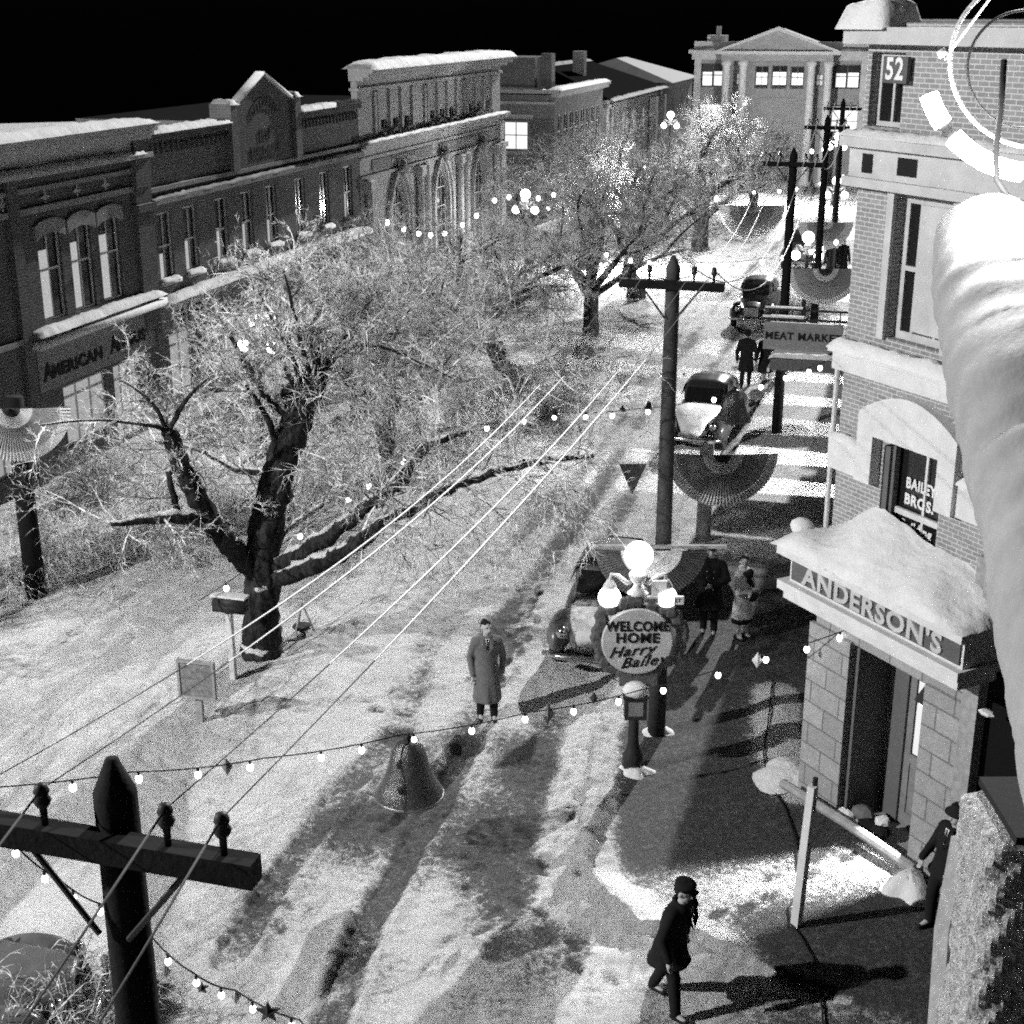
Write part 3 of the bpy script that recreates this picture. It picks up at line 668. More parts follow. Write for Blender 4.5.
# dark backing block right of the hall
b = empty('hall_annexe', P(-2.5, 112), RZT, 'plain grey block joined to the right of the town hall', 'building')
m = MB(); wall(m, 0, 16, 0, 8.4, [(2, 3.5, 4, 6, None), (6, 7.5, 4, 6, None)]); body(m, 0, 16, 12, 0, 8.4); m.build('wall', 'limestone_dim', b)
for h in ((2, 3.5, 4, 6, None), (6, 7.5, 4, 6, None)): window(b, h, .2)
# ================================================================== CORNER BUILDING (cut corner faces the camera)
C0 = G(803, 800); a_ = math.radians(152); DC = Vector((math.sin(a_), math.cos(a_), 0)); RZC = math.atan2(DC.y, DC.x)
NC = Vector((-DC.y, DC.x, 0))                       # into the building
def CH(px, py, y=0.0):                              # local (t, z) on the cut face, y in front (-) or behind (+)
    o = C0 + NC * y; return PLN(px, py, (o.x, o.y), (DC.x, DC.y))
def CW(t, y, z=0.0): return C0 + DC * t + NC * y + Vector((0, 0, z))
b = empty('corner_building', C0, RZC, 'tall painted-brick building with a cut corner, a snowy porch sign and a recessed corner door', 'building')
WD = 3.3
lw = (1.08, 2.16, 4.35, 6.02, 'seg'); uw = (.92, 1.95, 7.32, 9.15, None); tw = (.25, .85, 9.95, 10.85, None)
m = MB(); wall(m, .17, WD, 3.2, 11.2, [lw, uw, tw], dep=.22)
C0w = C0 + DC * .17
# street side and cross-street side of the same block
E1 = C0 + DC * WD
def loc(pw): d = pw - C0; return (d.dot(DC), d.dot(NC), pw.z)
s0 = C0.dot(U); pS = C0 + U * 13.5; pR = E1 + R * 9; pB = pR + U * 15
def lq(mm, *pts): mm.quad(*[loc(q) for q in pts])
up = Vector((0, 0, 1))
pS = C0w + U * 13.5; lq(m, pS, C0w, C0w + up * 11.2, pS + up * 11.2)
lq(m, E1 + up * 4.9, pR + up * 4.9, pR + up * 11.2, E1 + up * 11.2); lq(m, pR, pB, pB + up * 11.2, pR + up * 11.2); lq(m, pB, pS, pS + up * 11.2, pB + up * 11.2)
lq(m, C0w + up * 11, E1 + up * 11, pR + up * 11, pB + up * 11, pS + up * 11)
m.build('wall', 'brick_face', b)
m = MB(); wall(m, 0, WD, 0, 3.2, [(.82, 2.3, -.001, 2.92, None)], dep=.9); m.box(-.06, .82, -.07, -.003, 0, 2.95); m.box(2.3, 2.98, -.07, -.003, 0, 2.95); m.build('stone_base', 'stone_block', b)
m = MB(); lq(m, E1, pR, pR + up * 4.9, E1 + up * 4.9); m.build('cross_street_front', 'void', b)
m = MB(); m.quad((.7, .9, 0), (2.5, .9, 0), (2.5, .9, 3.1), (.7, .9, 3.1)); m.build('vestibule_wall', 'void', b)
m = MB(); m.box(.78, 2.34, -.1, .9, -.05, .17); m.build('door_step', 'timber', b)
d0, d1 = 1.36, 2.1                                  # door
m = MB(); y = .62
m.box(d0, d0 + .12, y, y + .06, .18, 2.7); m.box(d1 - .12, d1, y, y + .06, .18, 2.7); m.box(d0 + .12, d1 - .12, y, y + .06, 2.58, 2.7); m.box(d0 + .12, d1 - .12, y, y + .06, 1.2, 1.34); m.box(d0 + .12, d1 - .12, y, y + .06, .18, .4); m.box(d0 + .12, d1 - .12, y + .02, y + .05, .4, 1.2)
dr = m.build('door', 'sign_grey', b)
m = MB(); m.box(d0 + .12, d1 - .12, y + .025, y + .035, 1.34, 2.58); m.build('pane', 'glass_dark', dr)
m = MB(); m.quad((d0 + .14, y + .02, 1.36), (d0 + .36, y + .02, 1.36), (d0 + .3, y + .02, 1.6), (d0 + .28, y + .02, 2.5), (d0 + .14, y + .02, 2.5)); m.build('door_curtain', 'curtain', dr)
m = MB(); m.ball((d1 - .07, y - .05, 1.1), .035, 8); m.box(d1 - .1, d1 - .04, y - .012, y - .002, 1.0, 1.25); m.build('handle', 'iron', dr)
m = MB(); m.box(d0 - .1, d0, y - .04, y + .08, .17, 2.9); m.box(d1, d1 + .1, y - .04, y + .08, .17, 2.9); m.box(d0 - .1, d1 + .1, y - .04, y + .08, 2.72, 2.8); m.box(d0 - .5, d0 - .1, y, y + .05, .17, 2.9); m.build('door_frame', 'sash_dark', b)
m = MB(); m.box(.9, .95, .0, .62, .17, 2.9); m.box(2.24, 2.29, .0, .62, .17, 2.9); m.build_each('side_panel', 'sash_dark', b)
m = MB(); m.box(1.52, 1.8, y - .1, y - .06, 2.75, 2.9); m.build('transom_light', 'trim', b)
# porch cornice with its sign; front stands 0.65 m out
PY = -.65
tl, z_l = CH(783, 598, PY); tr, z_r = CH(957, 690, PY)
zb = (z_l + z_r) / 2
m = MB(); m.box(tl, tr, PY, -.003, zb, zb + .14); m.box(tl - .07, tr + .05, PY - .07, -.003, zb + .14, zb + .27); m.box(tl + .06, tr, PY + .05, -.003, zb + .27, zb + .66); m.box(tl - .1, tr + .07, PY - .09, -.003, zb + .66, zb + .82); m.build('porch_cornice', 'trim', b)
m = MB(); m.box(tl + .12, tr - .04, PY + .02, PY + .047, zb + .32, zb + .62); sg = m.build('porch_sign', 'sign_dark', b)
text('lettering', "ANDERSON'S", .37, 'limestone', sg, ((tl + tr) / 2 + .04, PY + .01, zb + .47), extr=.02, bold=.012, sx=1.12)
N1, N2 = 46, 22; vs = []; fs = []; rr = np.random.default_rng(4)
for j in range(N2 + 1):
    for i in range(N1 + 1):
        u = i / N1; v = j / N2; t = tl - .18 + (tr - tl + .3) * u; yy = PY - .16 + (-PY + .16) * v
        e = (1 - abs(2 * u - 1) ** 9) ** .6 * (1 - (1 - v) ** 7) ** .6
        pk = math.exp(-((t - 1.35) / .55) ** 4) * .16 * v ** 1.2 + .03 * math.sin(t * 3.1 + v * 4)
        zz = zb + .8 + e * (.14 + .42 * v ** 1.1 * min(1, (t - tl + .2) / 1.0) * min(1, (tr + .25 - t) / .9) + pk) + .035 * math.sin(t * 5 + v * 3) * e + rr.normal() * .007
        vs.append((t, yy, zz))
for j in range(N2):
    for i in range(N1): a = j * (N1 + 1) + i; fs.append((a, a + 1, a + N1 + 2, a + N1 + 1))
m = MB(); m.add(vs, fs); m.build('porch_snow', 'snow', b, True)
m = MB(); m.ball((tl - .05, -.35, zb + 1.0), .16, 10, (1.2, 1, .8)); m.build('snow_lump', 'snow', b, True)
# stone bands and hoods
m = MB(); m.box(.08, lw[0] - .36, -.1, -.003, 5.36, 5.82); m.box(lw[1] + .36, WD, -.1, -.003, 5.36, 5.82)
hh = (lw[0] - .36, lw[1] + .36, 0, 6.55, 'seg'); hi = (lw[0] - .004, lw[1] + .004, 0, 6.03, 'seg'); N = 12
pts = []
def hood(x):
    u = abs((x - (lw[0] + lw[1]) / 2) / (lw[1] + .36 - (lw[0] + lw[1]) / 2)); return 6.66 - .34 * u ** 1.9
for i in range(N):
    xa = hh[0] + (hh[1] - hh[0]) * i / N; xb = hh[0] + (hh[1] - hh[0]) * (i + 1) / N
    def inner(x): return arch_z(min(max(x, lw[0]), lw[1]), lw) if lw[0] - 1e-6 <= x <= lw[1] + 1e-6 else 5.36
    m.extr([(xa, max(6.03, inner(xa)) if lw[0] < (xa + xb) / 2 < lw[1] else 5.36), (xb, max(6.03, inner(xb)) if lw[0] < (xa + xb) / 2 < lw[1] else 5.36), (xb, hood(xb)), (xa, hood(xa))], -.17, -.003)
m.build('window_hood', 'trim', b)
m = MB(); snowcap(m, .06, lw[0] - .36, -.16, 0, 5.82, .07, .1); snowcap(m, lw[1] + .36, WD, -.16, 0, 5.82, .08, .1)
m2 = MB(); m2.box(.08, WD, -.14, -.003, 6.76, 7.0); m2.box(.04, WD, -.2, -.003, 7.0, 7.08); m2.build('sill_band', 'trim', b); snowcap(m, .02, WD, -.24, .0, 7.08, .13, .1)
m3 = MB(); m3.box(.06, WD, -.2, -.003, 9.2, 9.32); m3.box(.1, WD, -.12, -.003, 9.32, 9.7); m3.box(.04, WD, -.26, -.003, 9.7, 9.86); m3.build('string_course', 'limestone', b); snowcap(m, .02, WD, -.28, 0, 9.86, .06, .1)
m3 = MB(); m3.box(.35, .55, -.125, -.121, 9.38, 9.62); m3.box(1.0, 1.35, -.125, -.121, 9.4, 9.62); m3.build_each('vent_opening', 'void', b)
m3 = MB(); m3.box(.02, WD, -.3, -.003, 10.95, 11.15); m3.build('cornice', 'limestone', b); snowcap(m, -.02, .8, -.4, .3, 11.15, .3, .08); m.build('snow', 'snow', b, True)
w = window(b, lw, .14, 'trim', rails=(), mull=(.62,), fw=.05)
m = MB(); m.box(lw[0] + .01, lw[0] + .1, .02, .13, lw[2], lw[3] - .12); m.box(lw[0] + .12, lw[0] + .17, .05, .139, lw[2], lw[3] - .1); m.build('shutter', 'sash_dark', w)
for tx, px, py, sz, ax in (('BAILEY', 921, 488, .2, .82), ('BROS.', 919, 504, .2, .95), ('Building', 916, 530, .19, .85)):
    tt, zz = CH(px, py, .15); text('lettering', tx, sz, 'letter_white', w, (tt, .15, zz), extr=.004, bold=.008, sx=ax)
tt, zz = CH(917, 518, .1); m = MB(); m.box(lw[0] + .2, lw[1] - .01, .09, .139, zz - .04, zz + .04); m.build('meeting_rail', 'trim', w)
w = window(b, uw, .14, 'limestone', pane='glass_dark', rails=(.5,), mull=(.3, .7), fw=.1)
m = MB(); m.box(uw[0] - .12, uw[0], -.06, -.003, 7.3, 9.2); m.box(uw[1], uw[1] + .12, -.06, -.003, 7.3, 9.2); m.box(uw[0] + .35, uw[1] - .1, .11, .165, 7.45, 9.05); m.build('window_surround', 'limestone', b)
window(b, tw, .14, 'limestone', rails=(), mull=(.5,))
a1, z1 = CH(884, 56, -.1); a2, z2 = CH(906, 84, -.1)
m = MB(); m.box(a1, a2, -.1, -.05, z2, z1); nb = m.build('number_board', 'sign_dark', b)
text('lettering', '52', .36, 'letter_white', nb, ((a1 + a2) / 2, -.105, (z1 + z2) / 2), extr=.006, bold=.01, sx=.85)
m = MB(); m.tube([(.1, -.05, 3.6), (.1, -.05, 7.0)], .035, 8); m.build('downpipe', 'white_iron', b)
m = MB(); m.box(2.98, 3.16, -.1, -.003, 0, 5.0); m.box(3.18, 3.3, -.16, -.003, 0, 5.6); m.build_each('corner_post', 'timber', b)
m = MB(); m.box(3.34, 3.6, -.2, -.1, 1.25, 1.4); m.ball((3.45, -.15, 1.45), .1, 8); m.ball((3.5, -.2, 3.1), .08, 7, (1.6, 1, .5)); m.build('snowy_bracket', 'snow', b)
# ------------------------------------------------------------------ shops farther along the right-hand side
RZR = math.atan2(-U.y, -U.x)
STRIPEL = []
def right_block(name, s0, s1, h, wins, label, lit):
    e = empty(name, P(-1.05, s1), RZR, label, 'building', 'shops along the right-hand pavement'); L = s1 - s0
    H1 = [(s1 - s - w / 2, s1 - s + w / 2, .12, 2.75, None) for s, w in wins]; H2 = [(x, x + .9, 4.3, 6.2, None) for x in np.arange(1.2, L - 1.5, 2.6)]
    m = MB(); wall(m, 0, L, 0, h, H1 + H2); body(m, 0, L, 9, 0, h); m.build('wall', 'brick_mid', e)
    m = MB(); m.box(0, L, -.3, -.003, h - .4, h - .1); snowcap(m, 0, L, -.35, .25, h, .15, .3); m.build('cornice', 'snow_soft', e)
    for q in H2: window(e, q, .2)
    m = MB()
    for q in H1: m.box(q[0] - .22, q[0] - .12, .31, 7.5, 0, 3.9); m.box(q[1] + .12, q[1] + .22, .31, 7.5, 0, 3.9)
    m.build_each('light_divider', 'void', e); m = MB(); m.box(.3, L - .3, .31, 7.6, 3.95, 4.0); m.build('ceiling', 'void', e)  # unseen dividers added so each lamp throws its own stripe
    for q, k in zip(H1, lit):
        if k: STRIPEL.append((P(-1.05, s1 - (q[0] + q[1]) / 2) + R * 6.5, k))
        else: window(e, q, .2, name='shop_window')
    return e
right_block('shop_row', 33.6, 52.4, 8.3, [(34.7, 1.0), (37.3, 1.1), (40.3, 1.3), (43.4, .9), (46.4, .9), (50.6, 1.2)], 'brick shop row with openings for added stripe lamps, hidden behind the tall corner building', (1.1, 1.3, .55, 1, 1, 1.2))
right_block('far_shop_row', 53.2, 74, 8.0, [(56, 1.6), (62, 3), (68, 2)], 'second brick shop row farther along the right-hand pavement', (1, 1.2, 1))
right_block('end_shop_row', 75, 100, 8.2, [(80, 3), (90, 3)], 'last brick shop row before the town hall on the right', (1, 1))
# awning and hanging market sign
e = empty('shop_awning', P(-1.1, 38.6, 0), RZR, 'dark flat shop awning with snow along its edges past the corner building', 'awning')
m = MB(); m.box(0, 1.6, -2.6, -.003, 2.55, 2.9); m.build('canopy', 'cloth_dark', e); m = MB(); snowcap(m, -.05, .25, -2.65, 0, 2.9, .09, .12); snowcap(m, 1.4, 1.7, -2.65, 0, 2.9, .1, .12); m.box(-.03, 1.65, -2.66, -2.603, 2.5, 2.6); m.build('snow', 'snow', e)
e = empty('hanging_shop_sign', P(-3.9, 37.0, 0), RZT, 'grey hanging market sign under two snow-topped iron bars', 'sign')
m = MB(); m.box(0, 2.0, -.04, .04, 3.1, 3.82); bd = m.build('board', 'sign_grey', e); m = MB(); m.box(.05, 1.95, -.05, -.042, 3.13, 3.17); m.box(.05, 1.95, -.05, -.042, 3.74, 3.78); m.build('border', 'limestone_dim', bd)
text('lettering', 'MEAT MARKET', .27, 'letter_black', bd, (1.0, -.05, 3.46), bold=.006)
m = MB(); m.tube([(-.05, 0, 3.9), (2.85, 0, 3.9)], .035, 6); m.tube([(.0, 0, 4.15), (2.85, 0, 4.15)], .03, 6); m.tube([(.1, 0, 3.82), (.1, 0, 4.15)], .02, 5); m.tube([(1.9, 0, 3.82), (1.9, 0, 4.15)], .02, 5); m.build_each('hanging_bar', 'iron', e)
m = MB(); m.box(-.05, 1.0, -.05, .05, 3.935, 3.99); m.box(0, .95, -.045, .045, 4.18, 4.22); m.build_each('bar_snow', 'snow', e)
# ================================================================== NEAR THE CAMERA, RIGHT EDGE
def NR(px, py, d): r = ray(px, py); return Vector((r[0] * d, r[1] * d, HC + r[2] * d))
# round sign with neon ring
dN = 3.0; cN = NR(1035, 62, dN)
fw_ = Vector((0, cp, -sp)); rt_ = Vector((1, 0, 0)); upv = Vector((0, sp, cp))
Mn = Matrix((rt_, upv, -fw_)).transposed().to_4x4(); Mn.translation = cN
px_m = dN / F
def ringpts(R_, a0, a1, n=40, off=0): return [Mn @ Vector((R_ * math.cos(a0 + (a1 - a0) * i / n), R_ * math.sin(a0 + (a1 - a0) * i / n), off)) for i in range(n + 1)]
e = empty('neon_sign', cN, 0, 'round glass sign with a glowing neon ring at the upper right corner', 'neon sign')
def toloc(mb, o): mb.v = [tuple(Vector(v) - o) for v in mb.v]; return mb
d2 = math.radians
m = MB(); m.tube(ringpts(85 * px_m, 0, 2 * PI, 64), 2.2 * px_m, 8); toloc(m, cN).build('rim', 'white_iron', e, True)
m = MB(); m.tube(ringpts(111 * px_m, d2(197.5), d2(214), 14), 9.0 * px_m, 10); toloc(m, cN).build('neon_tube', 'neon', e, True)
m = MB(); m.tube(ringpts(111 * px_m, d2(222.5), d2(263), 20), 9.5 * px_m, 10); toloc(m, cN).build('neon_tube', 'neon', e, True)
m = MB(); m.tube(ringpts(111 * px_m, d2(267), d2(350), 40), 7.5 * px_m, 10); toloc(m, cN).build('neon_tube', 'neon', e, True)
m = MB(); m.tube(ringpts(111 * px_m, d2(214), d2(222.5), 6), 5.5 * px_m, 8); toloc(m, cN).build('tube_joint', 'iron', e, True)
m = MB(); c0 = Mn @ Vector((0, 0, -.03)); m.tube(ringpts(60 * px_m, 0, 2 * PI, 48, -.05), 1.5 * px_m, 6); toloc(m, cN).build('inner_ring', 'iron', e, True)
m = MB(); m.tube([NR(1004, 60, 2.9), NR(1001, 110, 2.9), NR(996, 150, 2.9), NR(997, 180, 2.9), NR(1010, 200, 2.9), NR(1030, 218, 2.88)], 3.2 * px_m, 8); toloc(m, cN).build('bracket', 'iron', e, True)
m = MB(); m.tube([NR(944, 56, 2.95), NR(940, 50, 2.95)], 4.5 * px_m, 8); toloc(m, cN).build('clip', 'trim', e, True)
o = MB(); o.tube([NR(992, -4, 2.8), NR(950, 52, 2.95), NR(945, 60, 2.95)], 1.2 * px_m, 6); tag(o.build('guy_wire', 'wire'), 'thin straight wire running down to the rim of the round neon sign', 'wire')
# snow-laden canvas roll running down the right edge
pp = [(985, 236, 50, 2.95), (992, 262, 58, 2.92), (1002, 300, 66, 2.88), (1020, 350, 75, 2.82), (1036, 400, 81, 2.75), (1052, 460, 84, 2.7), (1070, 520, 86, 2.62), (1080, 580, 88, 2.55), (1095, 650, 92, 2.48), (1118, 740, 98, 2.4), (1150, 860, 110, 2.3)]
cs = [NR(x, y, d) for x, y, r, d in pp]; rs = [r * d / F for x, y, r, d in pp]
# densify
def dens(cs, rs, k):
    oc, orr = [], []
    for i in range(len(cs) - 1):
        for q in range(k): t = q / k; oc.append(cs[i].lerp(cs[i + 1], t)); orr.append(rs[i] * (1 - t) + rs[i + 1] * t)
    return oc + [cs[-1]], orr + [rs[-1]]
cs, rs = dens(cs, rs, 10)
e0 = (cs[1] - cs[0]).normalized()
cs = [cs[0] - e0 * rs[0] * .62, cs[0] - e0 * rs[0] * .55, cs[0] - e0 * rs[0] * .35] + cs; rs = [rs[0] * .1, rs[0] * .62, rs[0] * .88] + rs
m = MB(); m.tube(cs, rs, 64); nv = []
for i, v in enumerate(m.v):
    c = cs[i // 64]; d = Vector(v) - c; th = (i % 64) / 64 * 2 * PI; q = i // 64
    f = 1 + .012 * math.sin(q * .33 + 2.2 * math.sin(th)) + .022 * math.sin(q * 1.1 + 5 * math.sin(th + .6)) * math.exp(-((q - 24) / 18) ** 2) + .012 * math.sin(q * .9 + 3 * math.sin(2 * th)) + .006 * math.sin(th * 5 + q * .21) + .006 * random.gauss(0, 1)
    nv.append(tuple(c + d * f))
m.v = nv; o = m.build('snowy_canvas_roll', 'canvas', None, True); tag(o, 'thick snow-covered canvas roll slanting down the right edge below the neon sign', 'canvas roll')
# frosted pier at the lower right
e_c = NR(1020, 900, 4.6); top = NR(1012, 790, 4.6).z
m = MB(); N = 72; K = 110; vs = []; fs = []; rr = np.random.default_rng(8); nz = rr.random((K + 3, N + 3))
rad = 55 * 4.6 / F
for j in range(K + 1):
    z = top - 1.5 * j / K; rj = rad * (1 - .8 * max(0, 1 - j / 3) ** 2) * (1 + .05 * math.sin(j * .12))
    for i in range(N):
        th = 2 * PI * i / N; sq = 1 / (abs(math.cos(th)) ** 5 + abs(math.sin(th)) ** 5) ** .2
        r_ = rj * sq * (1 + .045 * (nz[j][i] - .5) + .05 * math.sin(j * .35 + i * .9) * math.sin(i * .5 + j * .15))
        vs.append((e_c.x + r_ * math.cos(th), e_c.y + r_ * math.sin(th), z))
for j in range(K):
    for i in range(N): fs.append((j * N + i, j * N + (i + 1) % N, (j + 1) * N + (i + 1) % N, (j + 1) * N + i))
fs.append(tuple(range(N))); m.add(vs, fs); o = m.build('frosted_pier', 'frost_wall', None, False); tag(o, 'rough frost-coated pier top at the lower right corner', 'pier')
pq = NR(985, 800, 4.6); m = MB(); m.box(pq.x, e_c.x + rad * 1.6, e_c.y - rad * 1.05, e_c.y + rad * 1.02, top - .015, top + .012); tag(m.build('pier_shade_plate', 'void'), 'dark added plate standing in for shade on the right of the frosted pier', 'plate')  # dark sheet puts the shaded part of the pier into colour
m = MB(); m.tube([NR(962, 838, 4.9), NR(945, 930, 4.9), NR(936, 1060, 4.9)], 11 * 4.9 / F, 4); tag(m.build('timber_prop', 'timber'), 'pale weathered timber standing against the left side of the frosted pier', 'timber')
# ================================================================== TREES
class Segs:
    def __init__(s): s.a = []; s.b = []; s.ra = []; s.rb = []
    def add(s, a, b, ra, rb): s.a.append(a); s.b.append(b); s.ra.append(ra); s.rb.append(rb)
    def build(s, name, mat, parent, origin, n=3):
        A = np.array(s.a); B = np.array(s.b); ra = np.array(s.ra)[:, None]; rb = np.array(s.rb)[:, None]; A = A - np.array(origin); B = B - np.array(origin)
        d = B - A; d /= np.linalg.norm(d, axis=1, keepdims=True) + 1e-9
        ref = np.where(np.abs(d[:, 2:3]) < .9, [[0, 0, 1.]], [[1., 0, 0]]); u = np.cross(d, ref); u /= np.linalg.norm(u, axis=1, keepdims=True); w = np.cross(d, u)
        V = []
        for C, r in ((A, ra), (B, rb)):
            for k in range(n): V.append(C + r * (u * math.cos(2 * PI * k / n) + w * math.sin(2 * PI * k / n)))
        V = np.stack(V, 1).reshape(-1, 3); base = (np.arange(len(A)) * 2 * n)[:, None]
        Fc = np.concatenate([base + np.array([[k, (k + 1) % n, n + (k + 1) % n, n + k]]) for k in range(n)], 0)
        return np_mesh(name, V, Fc, mat, parent, False)
def unit(v): return v / (np.linalg.norm(v) + 1e-9)
def sprout(sg, p, d, L, r, lvl, rg, droop, dens, wind=0):
    n = 4 if lvl else 3; pts = [np.array(p)]; dd = unit(np.array(d)); 
    for i in range(n):
        dd = unit(dd + rg.normal(0, .17, 3) + np.array([0, 0, -droop * (i + 1) / n + .06])); pts.append(pts[-1] + dd * L / n)
    for i in range(n): sg.add(pts[i], pts[i + 1], r * (1 - .8 * i / n), r * (1 - .8 * (i + 1) / n))
    if lvl <= 0: return
    k = int(dens[lvl - 1] * (.7 + .6 * rg.random()))
    for q in range(k):
        t = .15 + .85 * (q + rg.random()) / k; j = min(n - 1, int(t * n)); f = t * n - j; pos = pts[j] * (1 - f) + pts[j + 1] * f
        ax = unit(pts[j + 1] - pts[j]); pr_ = rg.normal(0, 1, 3); pr_ -= ax * pr_.dot(ax); dd2 = unit(ax * .75 + unit(pr_) * .85 + np.array([0, 0, .08]))
        sprout(sg, pos, dd2, L * (.42 + .25 * rg.random()) * (1.15 - .45 * t), max(r * .52, .005), lvl - 1, rg, droop * 1.15, dens)
def limb_world(pts, rg, sub=5, wob=.06):            # pts: [(vec, r)] -> smoothed, slightly crooked limb
    P_ = [np.array(p) for p, r in pts]; Rr = [r for p, r in pts]; out = []; ro = []
    for i in range(len(P_) - 1):
        p0 = P_[max(i - 1, 0)]; p1 = P_[i]; p2 = P_[i + 1]; p3 = P_[min(i + 2, len(P_) - 1)]
        for k in range(sub):
            t = k / sub; out.append(.5 * ((2 * p1) + (-p0 + p2) * t + (2 * p0 - 5 * p1 + 4 * p2 - p3) * t * t + (-p0 + 3 * p1 - 3 * p2 + p3) * t ** 3) + rg.normal(0, wob * Rr[i], 3)); ro.append((Rr[i] * (1 - t) + Rr[i + 1] * t) * (1 + rg.normal(0, .05)))
    out.append(P_[-1]); ro.append(Rr[-1]); return out, ro
# --- the great old elm in the middle strip
rg = np.random.default_rng(5)
T0 = onG(262, 660); ty = T0.y
def tp(px, py, dy=0): v = AT(px, py, ty + dy); return (v.x, v.y, v.z)
limbs = [
 [((T0.x, T0.y, -.1), .46), (tp(262, 640), .37), (tp(261, 600), .33), (tp(263, 560), .33), (tp(268, 520), .32), (tp(281, 465, .1), .29), (tp(299, 415, .2), .26), (tp(318, 372, .3), .24)],
 [(tp(262, 575), .2), (tp(236, 552, -.3), .2), (tp(214, 525, -.6), .19), (tp(190, 485, -.9), .17), (tp(176, 450, -1.1), .14), (tp(167, 428, -1.2), .11)],
 [(tp(218, 528, -.6), .12), (tp(190, 517, -1), .12), (tp(150, 519, -1.4), .10), (tp(112, 524, -1.8), .05)],
 [(tp(178, 512, -.7), .06), (tp(172, 490, -.8), .06), (tp(168, 470, -.8), .05)],
 [(tp(268, 572), .16), (tp(300, 553, -.4), .16), (tp(335, 531, -.8), .14), (tp(372, 503, -1.1), .12), (tp(402, 478, -1.3), .10), (tp(428, 446, -1.5), .07), (tp(470, 430, -1.7), .04)],
 [(tp(270, 580), .17), (tp(312, 566, -.8), .16), (tp(345, 550, -1.3), .15), (tp(385, 522, -1.8), .11), (tp(430, 498, -2.2), .09), (tp(460, 484, -2.4), .09), (tp(500, 470, -2.6), .06), (tp(540, 461, -2.8), .04), (tp(592, 456, -3), .02)],
 [(tp(300, 425, .1), .10), (tp(272, 402, .1), .08), (tp(255, 378, .2), .06), (tp(238, 350, .3), .05), (tp(222, 320, .4), .03)],
 [(tp(282, 462, .1), .07), (tp(268, 420, -.1), .06), (tp(256, 400, -.2), .05), (tp(246, 385, -.2), .03)],
 [(tp(300, 410, .2), .17), (tp(292, 398, .3), .14), (tp(285, 388, .3), .1)],
 [(tp(300, 400, .2), .05), (tp(282, 360, .5), .045), (tp(268, 340, .8), .035), (tp(252, 318, 1), .02)], [(tp(303, 395, .2), .05), (tp(292, 355, -.2), .04), (tp(275, 325, -.5), .03), (tp(258, 290, -.8), .015)],
 [(tp(315, 380, .2), .06), (tp(322, 345, .4), .05), (tp(345, 325, .6), .04), (tp(372, 300, .7), .02)], [(tp(318, 375, .2), .06), (tp(345, 350, .2), .05), (tp(375, 345, .1), .04), (tp(420, 362, -.2), .03), (tp(452, 378, -.4), .02)],
 [(tp(318, 376, .2), .05), (tp(340, 352, .9), .04), (tp(380, 335, 1.4), .03), (tp(440, 330, 2), .015)], [(tp(312, 380, .2), .05), (tp(300, 340, -.7), .04), (tp(292, 305, -1), .03), (tp(284, 270, -1.2), .015)],
 [(tp(316, 376, .2), .05), (tp(312, 330, .3), .04), (tp(322, 305, .4), .03), (tp(352, 285, .5), .015)], [(tp(318, 372, .2), .05), (tp(350, 330, 1.2), .04), (tp(380, 305, 2), .02)],
 [(tp(262, 560, .1), .08), (tp(285, 530, 1.2), .08), (tp(330, 500, 2.6), .05), (tp(380, 470, 3.8), .03)], [(tp(280, 470, .1), .09), (tp(240, 470, 1.2), .07), (tp(200, 450, 2.2), .05), (tp(150, 440, 3.2), .02)],
 [(tp(172, 450, -1.1), .05), (tp(160, 415, -1.2), .04), (tp(140, 392, -1.3), .03), (tp(120, 380, -1.3), .015)], [(tp(168, 432, -1.2), .05), (tp(186, 400, -1.4), .04), (tp(208, 378, -1.5), .02)], [(tp(168, 432, -1.2), .05), (tp(150, 425, -1.5), .04), (tp(95, 420, -1.8), .025), (tp(40, 425, -2), .015)],
]
e = empty('old_elm_tree', T0, 0, 'huge old bare elm with a thick leaning trunk, nearest tree in the street', 'tree', 'bare trees down the middle of the street')
m = MB(); sg = Segs(); nzr = np.random.default_rng(3)
for li, L in enumerate(limbs):
    pts, rr_ = limb_world(L, rg, 6, .1 if li else .05)
    q = MB(); q.tube([Vector(p) for p in pts], rr_, 14 if L[0][1] > .15 else 8)
    if L[0][1] > .12: q.v = [tuple(Vector(v) + Vector(nzr.normal(0, .018, 3))) for v in q.v]
    m.add(q.v, q.f)
    tot = sum(np.linalg.norm(pts[i + 1] - pts[i]) for i in range(len(pts) - 1)); start = .45 if li == 0 else .18
    nsp = int(tot * ((6.2 if L[0][1] < .1 else 3.4) if li else 1.2) * (.35 if li >= 19 else .6 if li in (1, 2, 3) else 1)); start = max(start, .55 if li == 0 else .3 if L[0][1] > .1 else .18)
    for k in range(nsp):
        t = start + (1 - start) * (k + rg.random()) / nsp; i = min(len(pts) - 2, int(t * (len(pts) - 1))); ax = unit(pts[i + 1] - pts[i]); pv = rg.normal(0, 1, 3); pv -= ax * pv.dot(ax)
        sprout(sg, pts[i], unit(ax * .5 + unit(pv) + np.array([0, 0, .25])), (1.3 + rg.random() * 1.0) * (.55 if li in (1, 3, 6, 9, 10, 11, 14, 15, 16, 19, 20, 21) else 1), .022, 3, rg, .16, (4, 5, 6))
m = toloc(m, T0); m.build('trunk', 'bark', e, True)
print('elm segs', len(sg.a)); sg.build('crown', 'twig', e, T0, 3)
